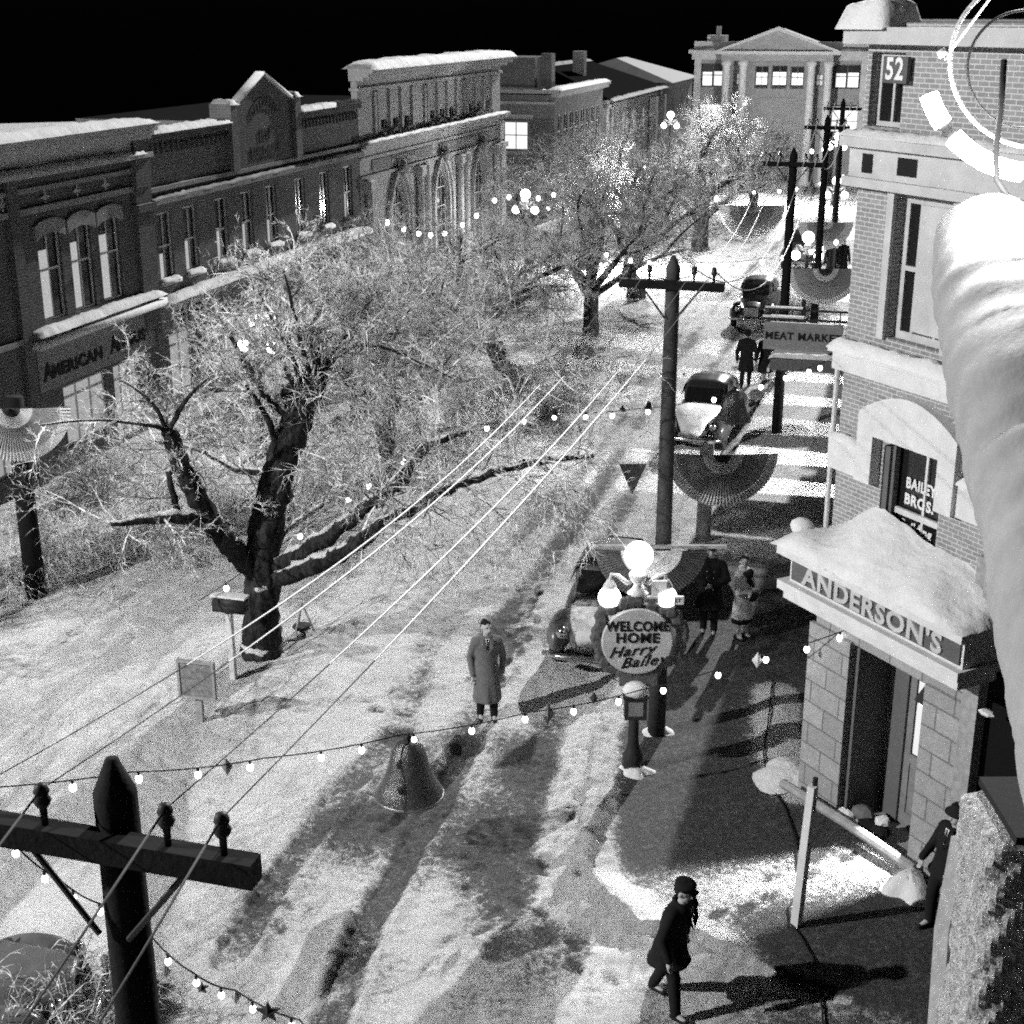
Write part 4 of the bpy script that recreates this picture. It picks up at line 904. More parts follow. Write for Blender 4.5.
def tree(name, base, h, seed, label, mat='twig', dens=(4, 5, 6), lean=(0, 0), spread=1.0, nl=7, trunk_h=.38, tr=.28, lvl=3, tw=1.0):
    rg = np.random.default_rng(seed); e = empty(name, base, rg.random() * .01, label, 'tree', 'bare trees down the middle of the street')
    B = np.array(base); m = MB(); sg = Segs(); th = h * trunk_h; top = B + np.array([lean[0], lean[1], th])
    L0 = [((B[0], B[1], B[2] - .15), tr * 1.35), (tuple(B + np.array([0, 0, .5])), tr * 1.05), (tuple((B + top) / 2 + rg.normal(0, .1, 3) * [1, 1, 0]), tr * .95), (tuple(top), tr * .85)]
    ls = [L0]
    for k in range(nl):
        a = 2 * PI * (k + rg.random() * .6) / nl; el = .55 + .6 * rg.random(); ln = h * (.5 + .25 * rg.random()); p = top - np.array([0, 0, rg.random() * th * .35]); cur = p; L = [(tuple(p), tr * .5)]; d = np.array([math.cos(a) * math.cos(el) * spread, math.sin(a) * math.cos(el) * spread, math.sin(el)])
        for j in range(4):
            d = unit(d + rg.normal(0, .16, 3) + np.array([0, 0, .1 - .12 * j])); cur = cur + d * ln / 4; L.append((tuple(cur), tr * (.42 - .1 * j)))
            if j in (1, 2): 
                d2_ = unit(d + rg.normal(0, .7, 3)); c2 = cur; L2 = [(tuple(c2), tr * .22)]
                for q in range(3): d2_ = unit(d2_ + rg.normal(0, .2, 3) + [0, 0, .05]); c2 = c2 + d2_ * ln * .16; L2.append((tuple(c2), tr * (.18 - .05 * q)))
                ls.append(L2)
        ls.append(L)
    for li, L in enumerate(ls):
        pts, rr_ = limb_world(L, rg, 4, .06); q = MB(); q.tube([Vector(p) for p in pts], [max(.008, r) for r in rr_], 10 if li == 0 else 6); m.add(q.v, q.f)
        if li == 0: continue
        tot = sum(np.linalg.norm(pts[i + 1] - pts[i]) for i in range(len(pts) - 1)); nsp = int(tot * 4.6 * tw)
        for k in range(nsp):
            t = .2 + .8 * (k + rg.random()) / nsp; i = min(len(pts) - 2, int(t * (len(pts) - 1))); ax = unit(pts[i + 1] - pts[i]); pv = rg.normal(0, 1, 3); pv -= ax * pv.dot(ax)
            sprout(sg, pts[i], unit(ax * .6 + unit(pv) + np.array([0, 0, .25])), (1.1 + rg.random() * .9) * (.35 + h / 13), .024, lvl, rg, .14, dens)
    toloc(m, Vector(base)).build('trunk', 'bark', e, True); sg.build('crown', mat, e, base, 3); print(name, len(sg.a)); return e
tree('street_tree', P(-19.0, 18.2), 3.4, 21, 'frosted bare tree at the left edge, its low white branches reaching over the pavement', dens=(3, 5, 5), tw=.8, lean=(.3, .2), spread=1.1)
tree('street_tree', P(-12.6, 33.0), 4.9, 22, 'bare tree right behind the great old elm', lean=(-.3, .3), tw=1.3)
tree('street_tree', P(-12.1, 42.4), 5.3, 23, 'bare frosted tree with a dark trunk, third in the middle strip', lean=(-.9, 0), tw=1.2, tr=.32)
tree('street_tree', P(-17.6, 44.5), 4.2, 24, 'bare tree on the left pavement before the stone bank', tw=1.1)
tree('street_tree', P(-11.7, 51.0), 5.6, 25, 'bare tree in the middle strip opposite the stone bank', dens=(3, 5, 6))
tree('street_tree', P(-11.6, 58.8), 5.6, 26, 'bare tree with a stout trunk beside the road, left of the tall utility pole', 'twig_far', dens=(3, 5, 6), tr=.36)
tree('street_tree', P(-15.5, 66.0), 5.6, 27, 'bare tree in front of the dark corner block', 'twig_far', dens=(3, 5, 6))
tree('street_tree', P(-11.0, 72.0), 6.0, 28, 'dark spreading tree in the middle strip before the town hall', 'twig_far', dens=(3, 5, 6), tr=.4, spread=1.2)
tree('street_tree', P(-17.4, 80.0), 5.6, 29, 'frosted bare tree on the far left pavement beside the corner block', 'twig', dens=(3, 4, 6))
tree('street_tree', P(-10.2, 86.0), 5.2, 30, 'bare tree just left of the far road under the town hall', 'twig', dens=(3, 4, 6))
tree('street_tree', P(-13.8, 95.0), 5.4, 31, 'pale frosted tree under the left wing of the town hall', 'twig', dens=(3, 4, 6))
# shrubs
def shrub(base, h, seed, label, n=26, name='frosted_shrub', lv=2, L=1.0):
    rg = np.random.default_rng(seed); sg = Segs()
    for k in range(n):
        a = rg.random() * 2 * PI; d = np.array([math.cos(a) * .6, math.sin(a) * .6, .5 + rg.random()]); sprout(sg, np.array(base) + np.array([math.cos(a), math.sin(a), 0]) * rg.random() * .25, unit(d), h * (.7 + .6 * rg.random()) * L, .014, lv, rg, .5, (5, 7))
    o = sg.build(name, 'twig', None, base, 3); o.location = base; tag(o, label, 'shrub', 'frosted shrubs'); return o
shrub(onG(60, 1075), 1.3, 41, 'large frosted shrub in the bottom left corner below the parked car', 60, lv=2)
shrub(onG(70, 560), 1.3, 42, 'low frosted shrub under the branches at the left edge', 50)
shrub(onG(140, 545), 1.2, 43, 'low frosted shrub left of the great old elm', 50)
shrub(onG(15, 585), 1.2, 44, 'low frosted shrub at the far left edge of the picture', 50)
shrub(onG(505, 428), 1.5, 45, 'tall narrow snow-covered shrub beside the road behind the elm limbs', 40); shrub(onG(553, 420), 1.5, 46, 'snow-white upright shrub at the kerb next to the road', 44)
shrub(onG(400, 470), 1.2, 47, 'frosted shrub between the elm and the next tree', 50)
shrub(onG(330, 500), 1.1, 48, 'frosted shrub right behind the elm trunk', 50)
shrub(onG(225, 520), 1.1, 50, 'low frosted shrub in front of the long elm limb on the left', 46)
shrub(onG(185, 560), .8, 51, 'smallest low frosted shrub beside the elm, left of its trunk', 30)
shrub(onG(95, 500), 1.3, 52, 'frosted shrub in front of the pale shop window at the left', 50)
shrub(onG(450, 455), 1.1, 53, 'frosted shrub under the far elm twigs left of the road', 46)
shrub(P(-4.7, 55.5), 1.9, 49, 'dark bushy evergreen with tiny lights under the far lamp on the right', 50).data.materials[0] = M['cloth_dark']
# ================================================================== UTILITY POLES AND WIRES
INS = (-.62, -.33, .33, .62)
def pole(o_, s_, h, label, mat='pole', arm=.78, hs=1.0):
    e = empty('utility_pole', P(o_, s_), RZT, label, 'utility pole', 'utility poles along the right kerb')
    m = MB(); m.tube([(0, 0, -.2), (0, 0, h * .5), (0, 0, h - .12), (0, 0, h + .06)], [.15, .125, .105, .03], 14); m.build('pole', mat, e, True)
    m = MB(); m.box(-arm, arm, -.17, -.055, h - .42, h - .29); m.build('crossarm', 'pole', e)
    for sg_ in (-1, 1): m = MB(); m.tube([(sg_ * .42, -.12, h - .42), (sg_ * .08, -.13, h - .85)], .016, 6); m.build('brace', 'iron', e)
    for x in INS: m = MB(); m.lathe((x, -.11, h - .29), [(.018, 0), (.018, .1), (.03, .1), (.045, .13), (.03, .16), (.04, .18), (.028, .215), (.01, .225)], 10); m.build('insulator', 'iron', e, True)
    return P(o_, s_), h
PL0 = pole(-3.51, 5.3, 7.9, 'black utility pole with a crossarm at the lower left, nearest the camera')
PL1 = pole(-3.58, 20.95, 7.9, 'tall utility pole in the middle, behind the welcome sign', 'pole_grey')
PL2 = pole(-3.66, 39.6, 7.9, 'utility pole beside the hanging market sign'); PL3 = pole(-3.8, 53.0, 7.9, 'thin far utility pole, third along the right kerb'); PL4 = pole(-4.0, 64.0, 7.9, 'farthest utility pole in front of the town hall')
PLm = (P(-3.5, -13), 7.9)
def wires(A, B, sag, r, lab):
    (pa, ha), (pb, hb) = A, B
    for i, x in enumerate(INS):
        a = pa + R * x + Vector((0, 0, ha - .1)) - U * .11; c = pb + R * x + Vector((0, 0, hb - .1)) - U * .11; pts = []
        for k in range(25): t = k / 24; q = a.lerp(c, t); q.z -= 4 * sag[i % len(sag)] * t * (1 - t); pts.append(q)
        m = MB(); m.tube(pts, [.0035 + .0055 * min(1, max(0, (q_ - 2) / 4)) * min(1, max(0, (17 - q_) / 4)) if .0079 < r < .009 else r for q_ in range(25)], 6); org = pts[0].copy(); toloc(m, org); br_ = (3, 16) if .0079 < r < .009 else (8, 19) if r == .010 else (99, 99)
        m.mi = [1 if not br_[0] <= min(23, q_ // 6) < br_[1] else 0 for q_ in range(len(m.f))]; o = m.build('overhead_wire', ['wire', 'wire_unlit'], None, True); o.location = org  # lit span and unlit ends painted as two tones on one wire
        tag(o, lab % ('outermost left', 'inner left', 'inner right', 'outermost right')[i], 'wire', 'overhead wires')
wires(PL0, PL1, (.62, .48, .32, .18), .008, '%s ice-coated wire between the near pole and the middle pole')
wires(PL1, PL2, (1.3, 1.4, 1.3, 1.5), .010, '%s ice-coated wire between the middle pole and the pole by the market sign')
wires(PL2, PL3, (.8, .9, .8, .9), .014, '%s wire between the two poles past the market sign'); wires(PL3, PL4, (.5, .5), .014, '%s wire between the two farthest poles')
wires(PLm, PL0, (1.2, 1.3), .006, '%s thin wire running from the near pole down past the bottom left corner')
# ================================================================== STREET LAMPS
def lamp(base, label, big=1.0, mat='globe', h=3.55, lit=True, four=False):
    e = empty('street_lamp', base, RZT, label, 'street lamp', 'globe street lamps')
    m = MB(); m.lathe((0, 0, 0), [(.16, 0), (.16, .25), (.11, .35), (.085, .5), (.075, 1.6), (.06, h - .75), (.09, h - .7), (.09, h - .62), (.05, h - .58)], 12); m.build('post', 'iron', e, True)
    m = MB(); m.lathe((0, 0, h - .62), [(.07, 0), (.16, .04), (.1, .1), (.06, .18), (.12, .26), (.15, .34), (.08, .4)], 12)
    for s_ in (-1, 1): m.tube([(0, 0, h - .35), (s_ * .16, 0, h - .42), (s_ * .3, 0, h - .3), (s_ * .4, 0, h - .28), (s_ * .42, 0, h - .4)], [.04, .04, .035, .03, .03], 8); m.lathe((s_ * .42, 0, h - .5), [(.1, 0), (.1, .04), (.05, .13), (.02, .15)], 10)
    m.build('lamp_head', 'white_iron', e, True)
    m = MB(); m.ball((0, 0, h + .02), .215, 20); m.build('globe', mat, e, True)
    for s_ in (-1, 1): m = MB(); m.ball((s_ * .42, 0, h - .65), .17, 18); m.build('globe', mat, e, True)
    if four: m = MB(); m.ball((.38, 0, h + .05), .2, 16); m.build('globe', mat, e, True)
    return e
L1B = onG(632, 777); L1 = lamp(L1B, 'three-globe street lamp carrying the round welcome-home sign')
m = MB(); m.tube([(0, -.02, 2.2), (0, -.05, 2.2)], .0, 3)
m = MB(); sgz = 2.25
m.lathe((0, 0, 0), [(.52, -.025), (.54, 0), (.52, .025)], 40, Matrix.Rotation(PI / 2, 4, 'X')); m.v = [(x, y - .16, z + sgz) for x, y, z in m.v]; ws = m.build('welcome_sign', 'limestone', None); ws.parent = L1
L1.rotation_euler[2] = 0
text('lettering', 'WELCOME', .22, 'letter_black', ws, (0, -.19, sgz + .25), extr=.006, bold=.006, sx=.84); text('lettering', 'HOME', .22, 'letter_black', ws, (0, -.19, sgz + .06), extr=.006, bold=.006, sx=1)
text('lettering', 'Harry', .24, 'letter_black', ws, (-.1, -.19, sgz - .15), extr=.005, bold=.002, shear=.5, sx=1.1, rot=(PI / 2, -.12, 0)); text('lettering', 'Bailey', .24, 'letter_black', ws, (.08, -.19, sgz - .32), extr=.005, bold=.002, shear=.5, sx=1.1, rot=(PI / 2, -.12, 0))
m = MB(); rr = random.Random(5)
for k in range(40):
    a = 2 * PI * k / 40; rq = .56 + .05 * rr.random(); q = Vector((math.cos(a) * (rq + (.1 if -1 < math.cos(a) * 1.2 else 0)), -.1 + rr.random() * .05, sgz + .03 + math.sin(a) * rq)); m.ball(q, .11, 6, (1, .5, 1))
m.build('fringe', 'cloth_dark', ws)
m = MB(); m.box(-.1, .68, -.12, -.08, 2.83, 2.96); m.box(.2, .42, -.1, -.06, 2.96, 3.2); ss = m.build('street_name_board', 'trim', L1)
text('lettering', 'GENESEE STREET', .085, 'letter_dark', ss, (.29, -.123, 2.895), extr=.002, bold=.002)
m = MB(); m.box(-.17, .17, -.3, -.09, 1.0, 1.36); m.box(-.2, .2, -.32, -.09, 1.36, 1.4); bx = m.build('call_box', 'iron', L1)
m = MB(); m.box(-.11, .11, -.306, -.302, 1.07, 1.3); m.build('box_panel', 'sign_grey', bx); m = MB(); m.ball((0, -.2, 1.46), .19, 12, (1.1, .8, .75)); m.build('snow', 'snow', bx, True)
m = MB(); m.box(-.25, .32, -.14, -.09, 1.5, 1.86); m.build('ribbon_board', 'cloth_dark', L1)
lamp(P(-4.3, 54.3), 'globe street lamp over the dark evergreen on the right pavement', h=3.5, mat='globe')
lamp(P(-4.6, 73.0), 'globe street lamp far down the right pavement, left of the building edge', mat='globe', h=3.6)
lamp(P(-6.0, 93.0), 'most distant globe street lamp near the town hall steps', mat='globe', h=4.2)
LL = lamp(P(-16.9, 34.2), 'street lamp with soft globes behind the elm, in front of the gabled block', mat='globe', h=3.6, four=True)
m = MB(); m.tube([(0, 0, -.1), (0, 0, 4.1)], [.22, .19], 10); o = m.build('bunting_post', 'pole', None, True); o.location = P(-17.0, 23.6, .1); tag(o, 'thick dark post at the left edge behind the striped fan with the white rosette', 'post')
lamp(P(-17.0, 61.0), 'street lamp in front of the stone bank', mat='globe', h=3.9)
lamp(P(-16.6, 94.0), 'tall street lamp far away beside the light house', mat='globe', h=5.2)
# ================================================================== FANS OF BUNTING
def fan(c, r, label, rz=0, rings=((.0, .16, 'cloth_dark'), (.16, .36, 'cloth_white'), (.36, .82, 'cloth_mid'), (.82, 1.0, 'cloth_white')), start=0, span=PI, sq=1.0):
    e = empty('bunting_fan', c, rz, label, 'bunting', 'pleated bunting fans'); n = 96
    for a0, a1, mt in rings:
        m = MB(); vs = []; fs = []
        K = 4
        for j in range(K + 1):
            rr_ = r * (a0 + (a1 - a0) * j / K)
            for i in range(n + 1): th = PI + start + span * i / n; vs.append((rr_ * math.cos(th), .028 * r * (1 if i % 2 else -1) * (.3 + a0) - .1 * r * (1 - (rr_ / r) ** 2), rr_ * math.sin(th) * sq))
        for j in range(K):
            for i in range(n): a = j * (n + 1) + i; fs.append((a, a + 1, a + n + 2, a + n + 1))
        m.add(vs, fs); m.build('cloth_band', mt, e)
    return e
pf = P(-4.28, 30.3); pf.z = .1
m = MB(); m.tube([(0, 0, -.1), (0, 0, 2.3)], [.17, .15], 10); o = m.build('bunting_post', 'timber', None, True); o.location = pf; tag(o, 'short stout wooden post holding the largest striped fan on the right pavement', 'post')
fan(pf + Vector((.3, -.25, 2.15)), 1.22, 'largest pleated striped fan on its post, in front of the snowy second car')
fan(AT(825, 268, 45), 1.15, 'pleated fan over the pavement above the market sign', rings=((0, .2, 'cloth_dark'), (.2, .35, 'cloth_white'), (.35, .86, 'cloth_mid'), (.86, 1, 'cloth_white')))
fan(P(-17.0, 23.6, 4.1) + Vector((.1, -.4, 0)), 1.1, 'striped fan with a white rosette on the lamp post at the far left', rz=.1)
fan(AT(752, 205, 66), 1.5, 'small distant striped fan over the road', rings=((0, .25, 'cloth_white'), (.25, .7, 'cloth_mid'), (.7, 1, 'cloth_white'))); fan(AT(826, 222, 58), 1.1, 'distant pale fan by the far lamp on the right', rings=((0, .25, 'cloth_white'), (.25, .7, 'cloth_mid'), (.7, 1, 'cloth_white')))
pc = PL1[0] + Vector((0, -.35, 3.45)); 
fan(pc + Vector((-.22, 0, .05)), .86, 'wide dark and white fan on the middle pole behind the lamp globes', rings=((0, .25, 'cloth_white'), (.25, .55, 'cloth_white'), (.55, 1.0, 'cloth_dark')), sq=.95)
m = MB(); m.box(-1.15, .95, -.03, .03, 0, .05); o = m.build('bunting_rail', 'timber'); o.location = pc + Vector((0, .06, .04)); tag(o, 'snow-dusted wooden rail holding the dark fan on the middle pole', 'rail')
# ================================================================== STRINGS OF LIGHTS
def string(pts, n, label, br=.045, sag=.35, wr=.009, mat='bulb', drop=.07):
    pts = [Vector(p) for p in pts]; out = []
    for a, c in zip(pts, pts[1:]):
        for k in range(12): t = k / 12; q = a.lerp(c, t); q.z -= 4 * sag * t * (1 - t); out.append(q)
    out.append(pts[-1]); org = out[0].copy(); e = empty('light_string', org, 0, label, 'string lights', 'strings of light bulbs over the street')
    m = MB(); m.tube([p - org for p in out], wr, 5); m.build('cable', 'cord', e, True); L = len(out) - 1; rr = random.Random(n)
    proto = None
    for k in range(n):
        t = (k + .5 + rr.uniform(-.2, .2)) / n * L; i = min(L - 1, int(t)); q = out[i].lerp(out[i + 1], t - i) - org
        if proto is None:
            m = MB(); m.ball((0, 0, -drop - br * .6), br, 10, (1, 1, 1.25)); proto = m.build('bulb', mat, e, True); m = MB(); m.tube([(0, 0, 0), (0, 0, -drop)], br * .45, 6); sk = m.build('socket', 'cord', proto); proto.location = q
        else:
            c = proto.copy(); COL.objects.link(c); c.location = q; c.parent = e; c2 = sk.copy(); COL.objects.link(c2); c2.parent = c
    return out
def SP(px, py, y): return AT(px, py, y)
sA = string([SP(-60, 790, 14), SP(130, 772, 15), SP(265, 758, 16.5), SP(400, 735, 17.6), SP(530, 712, 18.6), SP(640, 690, 19.2), SP(760, 655, 19.3), SP(850, 628, 18.6), SP(968, 590, 17.2)], 19, 'string of bulbs crossing the whole street in front of the lamp, with the big bell', .042, .04)
sB = string([SP(200, 600, 24), SP(340, 500, 27), SP(440, 428, 28.5), SP(545, 412, 29.5), SP(650, 407, 30), SP(700, 398, 30.2), SP(790, 372, 30.3), SP(850, 350, 30)], 24, 'string of bulbs through the elm and over the second car', .05, .06)
sC = string([SP(600, 250, 52), SP(690, 262, 52), SP(780, 255, 52), SP(845, 235, 52)], 14, 'string of bulbs over the road at the second crossing', .075, .12)
sD = string([SP(-30, 810, 11), SP(10, 840, 11), SP(60, 880, 11.2), SP(105, 905, 11.4), SP(150, 935, 11.4)], 6, 'short drooping string of bulbs left of the near pole', .03, .04)
sE = string([SP(150, 935, 11.4), SP(192, 972, 11), SP(235, 990, 11), SP(300, 1020, 10.6), SP(340, 1060, 10.2)], 6, 'drooping string of bulbs and foil leaves right of the near pole', .03, .04)
string([SP(540, 205, 76), SP(640, 195, 76), SP(740, 190, 76), SP(850, 172, 76)], 16, 'string of bulbs across the road two crossings away', .09, .3)
string([SP(640, 165, 92), SP(740, 150, 92), SP(850, 142, 92)], 14, 'most distant string of bulbs before the town hall', .11, .3)
string([SP(380, 215, 58), SP(440, 232, 58), SP(500, 192, 60), SP(560, 190, 62)], 12, 'string of bulbs in front of the stone bank', .09, .2)
# ornaments
def bell(c, h, label, mat='bell_foil'):
    e = empty('hanging_bell', c, 0, label, 'bell', 'paper bells on the light strings'); r = h * .52
    m = MB(); m.lathe((0, 0, -h), [(r * 1.0, 0), (r * 1.02, h * .06), (r * .86, h * .2), (r * .68, h * .42), (r * .58, h * .62), (r * .5, h * .78), (r * .33, h * .92), (r * .1, h * .98)], 28); m.build('bell', mat, e, True)
    m = MB(); m.ball((0, 0, -h * 1.0), r * .18, 10); m.tube([(0, 0, -h), (0, 0, -h * .6)], r * .04, 5); m.build('clapper', 'iron', e, True); m = MB(); m.ball((0, 0, .0), r * .14, 8); m.build('hanger', 'iron', e, True)
    m = MB(); m.lathe((0, 0, -h), [(r * 1.03, -.005), (r * 1.06, .02), (r * 1.03, .045)], 28); m.build('rim', 'foil', e, True); return e
bell(SP(408, 738, 17.7), .9, 'big foil bell hanging over the wheel ruts in front of the man'); bell(SP(735, 388, 30.2), .72, 'foil bell hanging above the second car')
bell(SP(555, 408, 29.6), .17, 'tiny black bell beside a bulb over the road, left of the utility pole', 'bell_dark'); bell(SP(649, 401, 30), .17, 'tiny black bell next to the utility pole', 'bell_dark'); bell(SP(623, 405, 29.9), .13, 'smallest black bell, between the two other tiny ones', 'bell_dark')
m = MB(); m.add([(-.27, 0, 0), (.27, 0, 0), (0, 0, -.62), (-.27, .02, 0), (.27, .02, 0), (0, .02, -.62)], [(0, 1, 2), (5, 4, 3), (0, 3, 4, 1), (1, 4, 5, 2), (2, 5, 3, 0)]); o = m.build('pennant', 'cloth_dark'); o.location = SP(633, 464, 26.5); tag(o, 'small dark triangular pennant left of the utility pole', 'pennant')
def leaf(c, h, label, mat='foil'):
    m = MB(); m.add([(0, 0, 0), (-h * .3, .03, -h * .55), (0, -.04, -h * .6), (h * .3, .03, -h * .55), (0, 0, -h), (0, .05, -h * .6)], [(0, 1, 2), (0, 2, 3), (1, 4, 2), (2, 4, 3), (0, 5, 1), (0, 3, 5), (1, 5, 4), (3, 4, 5)]); o = m.build('foil_ornament', mat); o.location = c; tag(o, label, 'ornament', 'foil ornaments on the light strings')
leaf(SP(548, 703, 18.7), .34, 'pale foil leaf on the string just right of the standing man'); leaf(SP(758, 652, 19.2), .26, 'pale foil leaf on the string between the lamp and the porch', 'white_iron'); leaf(SP(226, 758, 16.2), .25, 'grey foil leaf on the string at the left, above the near pole'); leaf(SP(594, 692, 19), .2, 'small dark leaf left of the call box', 'bell_dark')
leaf(SP(235, 990, 11), .16, 'grey foil leaf hanging low right of the near pole'); leaf(SP(165, 965, 11), .15, 'pale foil leaf closest to the near pole')
def star(c, r, label):
    m = MB(); pts = [(r * (1 if k % 2 == 0 else .42) * math.sin(k * PI / 5), r * (1 if k % 2 == 0 else .42) * math.cos(k * PI / 5)) for k in range(10)]; m.extr(pts, -.01, .01); m.add([(0, -.05, 0)] + [(x, -.01, z) for x, z in pts], [(0, i + 1, (i + 1) % 10 + 1) for i in range(10)]); o = m.build('foil_star', 'bell_dark'); o.location = c; tag(o, label, 'ornament', 'foil ornaments on the light strings')
star(SP(202, 988, 11), .065, 'small dark star beside a bulb right of the near pole'); star(SP(268, 1012, 10.7), .12, 'dark star at the bottom edge left of the centre')
# ================================================================== SMALL STREET FURNITURE
e = empty('notice_board', onG(201, 727), RZT + .05, 'square snow-dusted notice board on a short post before the elm', 'notice board')
m = MB(); m.box(-.06, .06, -.04, .04, -.1, .7); m.build('post', 'timber', e); m = MB(); m.box(-.27, .31, -.08, -.04, .5, 1.1); m.build('panel', 'wood_sign', e)
m = MB(); m.box(-.31, -.27, -.1, -.02, .46, 1.14); m.box(.31, .35, -.1, -.02, .46, 1.14); m.box(-.27, .31, -.1, -.02, 1.1, 1.14); m.box(-.27, .31, -.1, -.02, .46, .5); m.build('frame', 'timber', e)
e = empty('post_mailbox', onG(234, 684), RZT, 'dark mailbox on a slim white post beside the elm trunk', 'mailbox')
m = MB(); m.box(-.05, .05, -.05, .05, -.1, 1.3); m.build('post', 'trim', e); m = MB(); m.box(-.26, .34, -.12, .12, 1.32, 1.44); m.tube([(-.26, 0, 1.46), (.34, 0, 1.46)], .12, 12); m.build('box', 'iron', e, True); m = MB(); m.box(-.3, .36, -.1, .1, 1.58, 1.62); m.build('snow', 'snow', e)
e = empty('feed_stand', onG(303, 637), 0, 'small tripod stand with a dark dish, right of the elm trunk', 'stand')
m = MB()
for q in range(3): a = q * 2.1; m.tube([(math.cos(a) * .22, math.sin(a) * .22, 0), (0, 0, .6)], .02, 6)
m.build('leg', 'timber', e); m = MB(); m.lathe((0, 0, .06), [(.16, 0), (.2, .05), (.17, .07)], 12); m.build('dish', 'iron', e)
bs = onG(795, 934); tpz = AT(813, 786, bs.y - .15)
m = MB(); m.tube([bs - Vector((0, 0, .1)), bs.lerp(tpz, .5), tpz], [.078, .075, .07], 4); o = toloc(m, bs).build('barrier_post', 'trim'); o.location = bs; tag(o, 'leaning squared pale post standing on the pavement corner', 'post')
m = MB(); pA = AT(815, 785, bs.y - .13); m.tube([Vector((0, 0, -.35)), Vector((0, 0, .1))], .035, 6); o = m.build('post_spike', 'iron', None); o.location = pA; o.parent = None; tag(o, 'short dark iron spike fixed to the top of the leaning post', 'spike')
b1, b2 = onG(781, 806), onG(912, 890); b1.z += .22; b2.z += .2
m = MB(); m.tube([b1, b1.lerp(b2, .5) + Vector((0, 0, .03)), b2], .075, 8); o = toloc(m, b1).build('fallen_beam', 'timber', None); o.location = b1; tag(o, 'long snow-dusted beam lying from the wall towards the leaning man', 'beam')
def heap(name, c, rx, ry, h, label, mat='snow', seed=1, cat='snow heap'):
    rr = np.random.default_rng(seed); m = MB(); n = 26; vs = []; fs = []
    for j in range(13):
        for i in range(n): q = j / 12; th = 2 * PI * i / n; k = 1 + .18 * math.sin(th * 3 + seed) + .1 * math.sin(th * 5 + seed * 2); vs.append((math.cos(th) * rx * q * k, math.sin(th) * ry * q * k, h * (1 - q ** 2) ** 1.2 * (1 + .05 * rr.normal() * (q > .1)) - .02))
    for j in range(12):
        for i in range(n): fs.append((j * n + i, j * n + (i + 1) % n, (j + 1) * n + (i + 1) % n, (j + 1) * n + i))
    m.add(vs, fs); o = m.build(name, mat, None, True); o.location = c; tag(o, label, cat, kind=None); return o
heap('snow_heap', onG(790, 788), .6, .55, .14, 'snow heap at the foot of the stone corner pier', seed=3); heap('snow_heap', onG(908, 898), .35, .4, .3, 'snow heap at the lower end of the fallen beam', seed=5); heap('snow_heap', onG(634, 780), .3, .24, .14, 'small snow heap around the foot of the welcome lamp', seed=7); heap('snow_heap', onG(657, 738), .3, .24, .13, 'small snow heap around the foot of the middle pole', seed=9); 
e = empty('bundle', CW(1.3, .05, .17), RZC, 'bundle of newspapers and rags dumped on the doorstep', 'bundle'); rr = random.Random(8)
for k, (x, y, z, r, mt) in enumerate(((-.28, -.1, .1, .16, 'shirt'), (-.1, .05, .2, .17, 'coat_grey'), (.12, -.05, .12, .18, 'coat_black'), (.3, 0, .13, .15, 'coat_black'), (.02, -.16, .1, .12, 'shirt'), (.25, .08, .25, .1, 'shirt'))):
    m = MB(); m.ball((x, y, z), r, 8, (1.2, 1, .7)); m.v = [tuple(Vector(v) + Vector((rr.uniform(-.02, .02),) * 3)) for v in m.v]; m.build('cloth_lump', mt, e)
def ground_cable(pxs, label, r=.014):
    pts = [onG(x, y) + Vector((0, 0, .025)) for x, y in pxs]; P2 = []
    for i in range(len(pts) - 1):
        for k in range(6):
            t = k / 6; q = pts[i].lerp(pts[i + 1], t); q.z = gz(q.x, q.y) + .03; P2.append(q)
    P2.append(pts[-1]); m = MB(); m.tube(P2, r, 6); o = m.build('ground_cable', 'cord', None, True); tag(o, label, 'cable', 'cables on the ground')
ground_cable([(772, 690), (768, 730), (763, 765), (766, 790), (785, 820), (795, 850), (797, 880)], 'thin dark cable lying along the wall and round the corner of the pavement')
ground_cable([(797, 905), (788, 918), (790, 935), (800, 948), (815, 975), (822, 1010), (826, 1060)], 'dark cable trailing from the leaning post to the bottom edge')
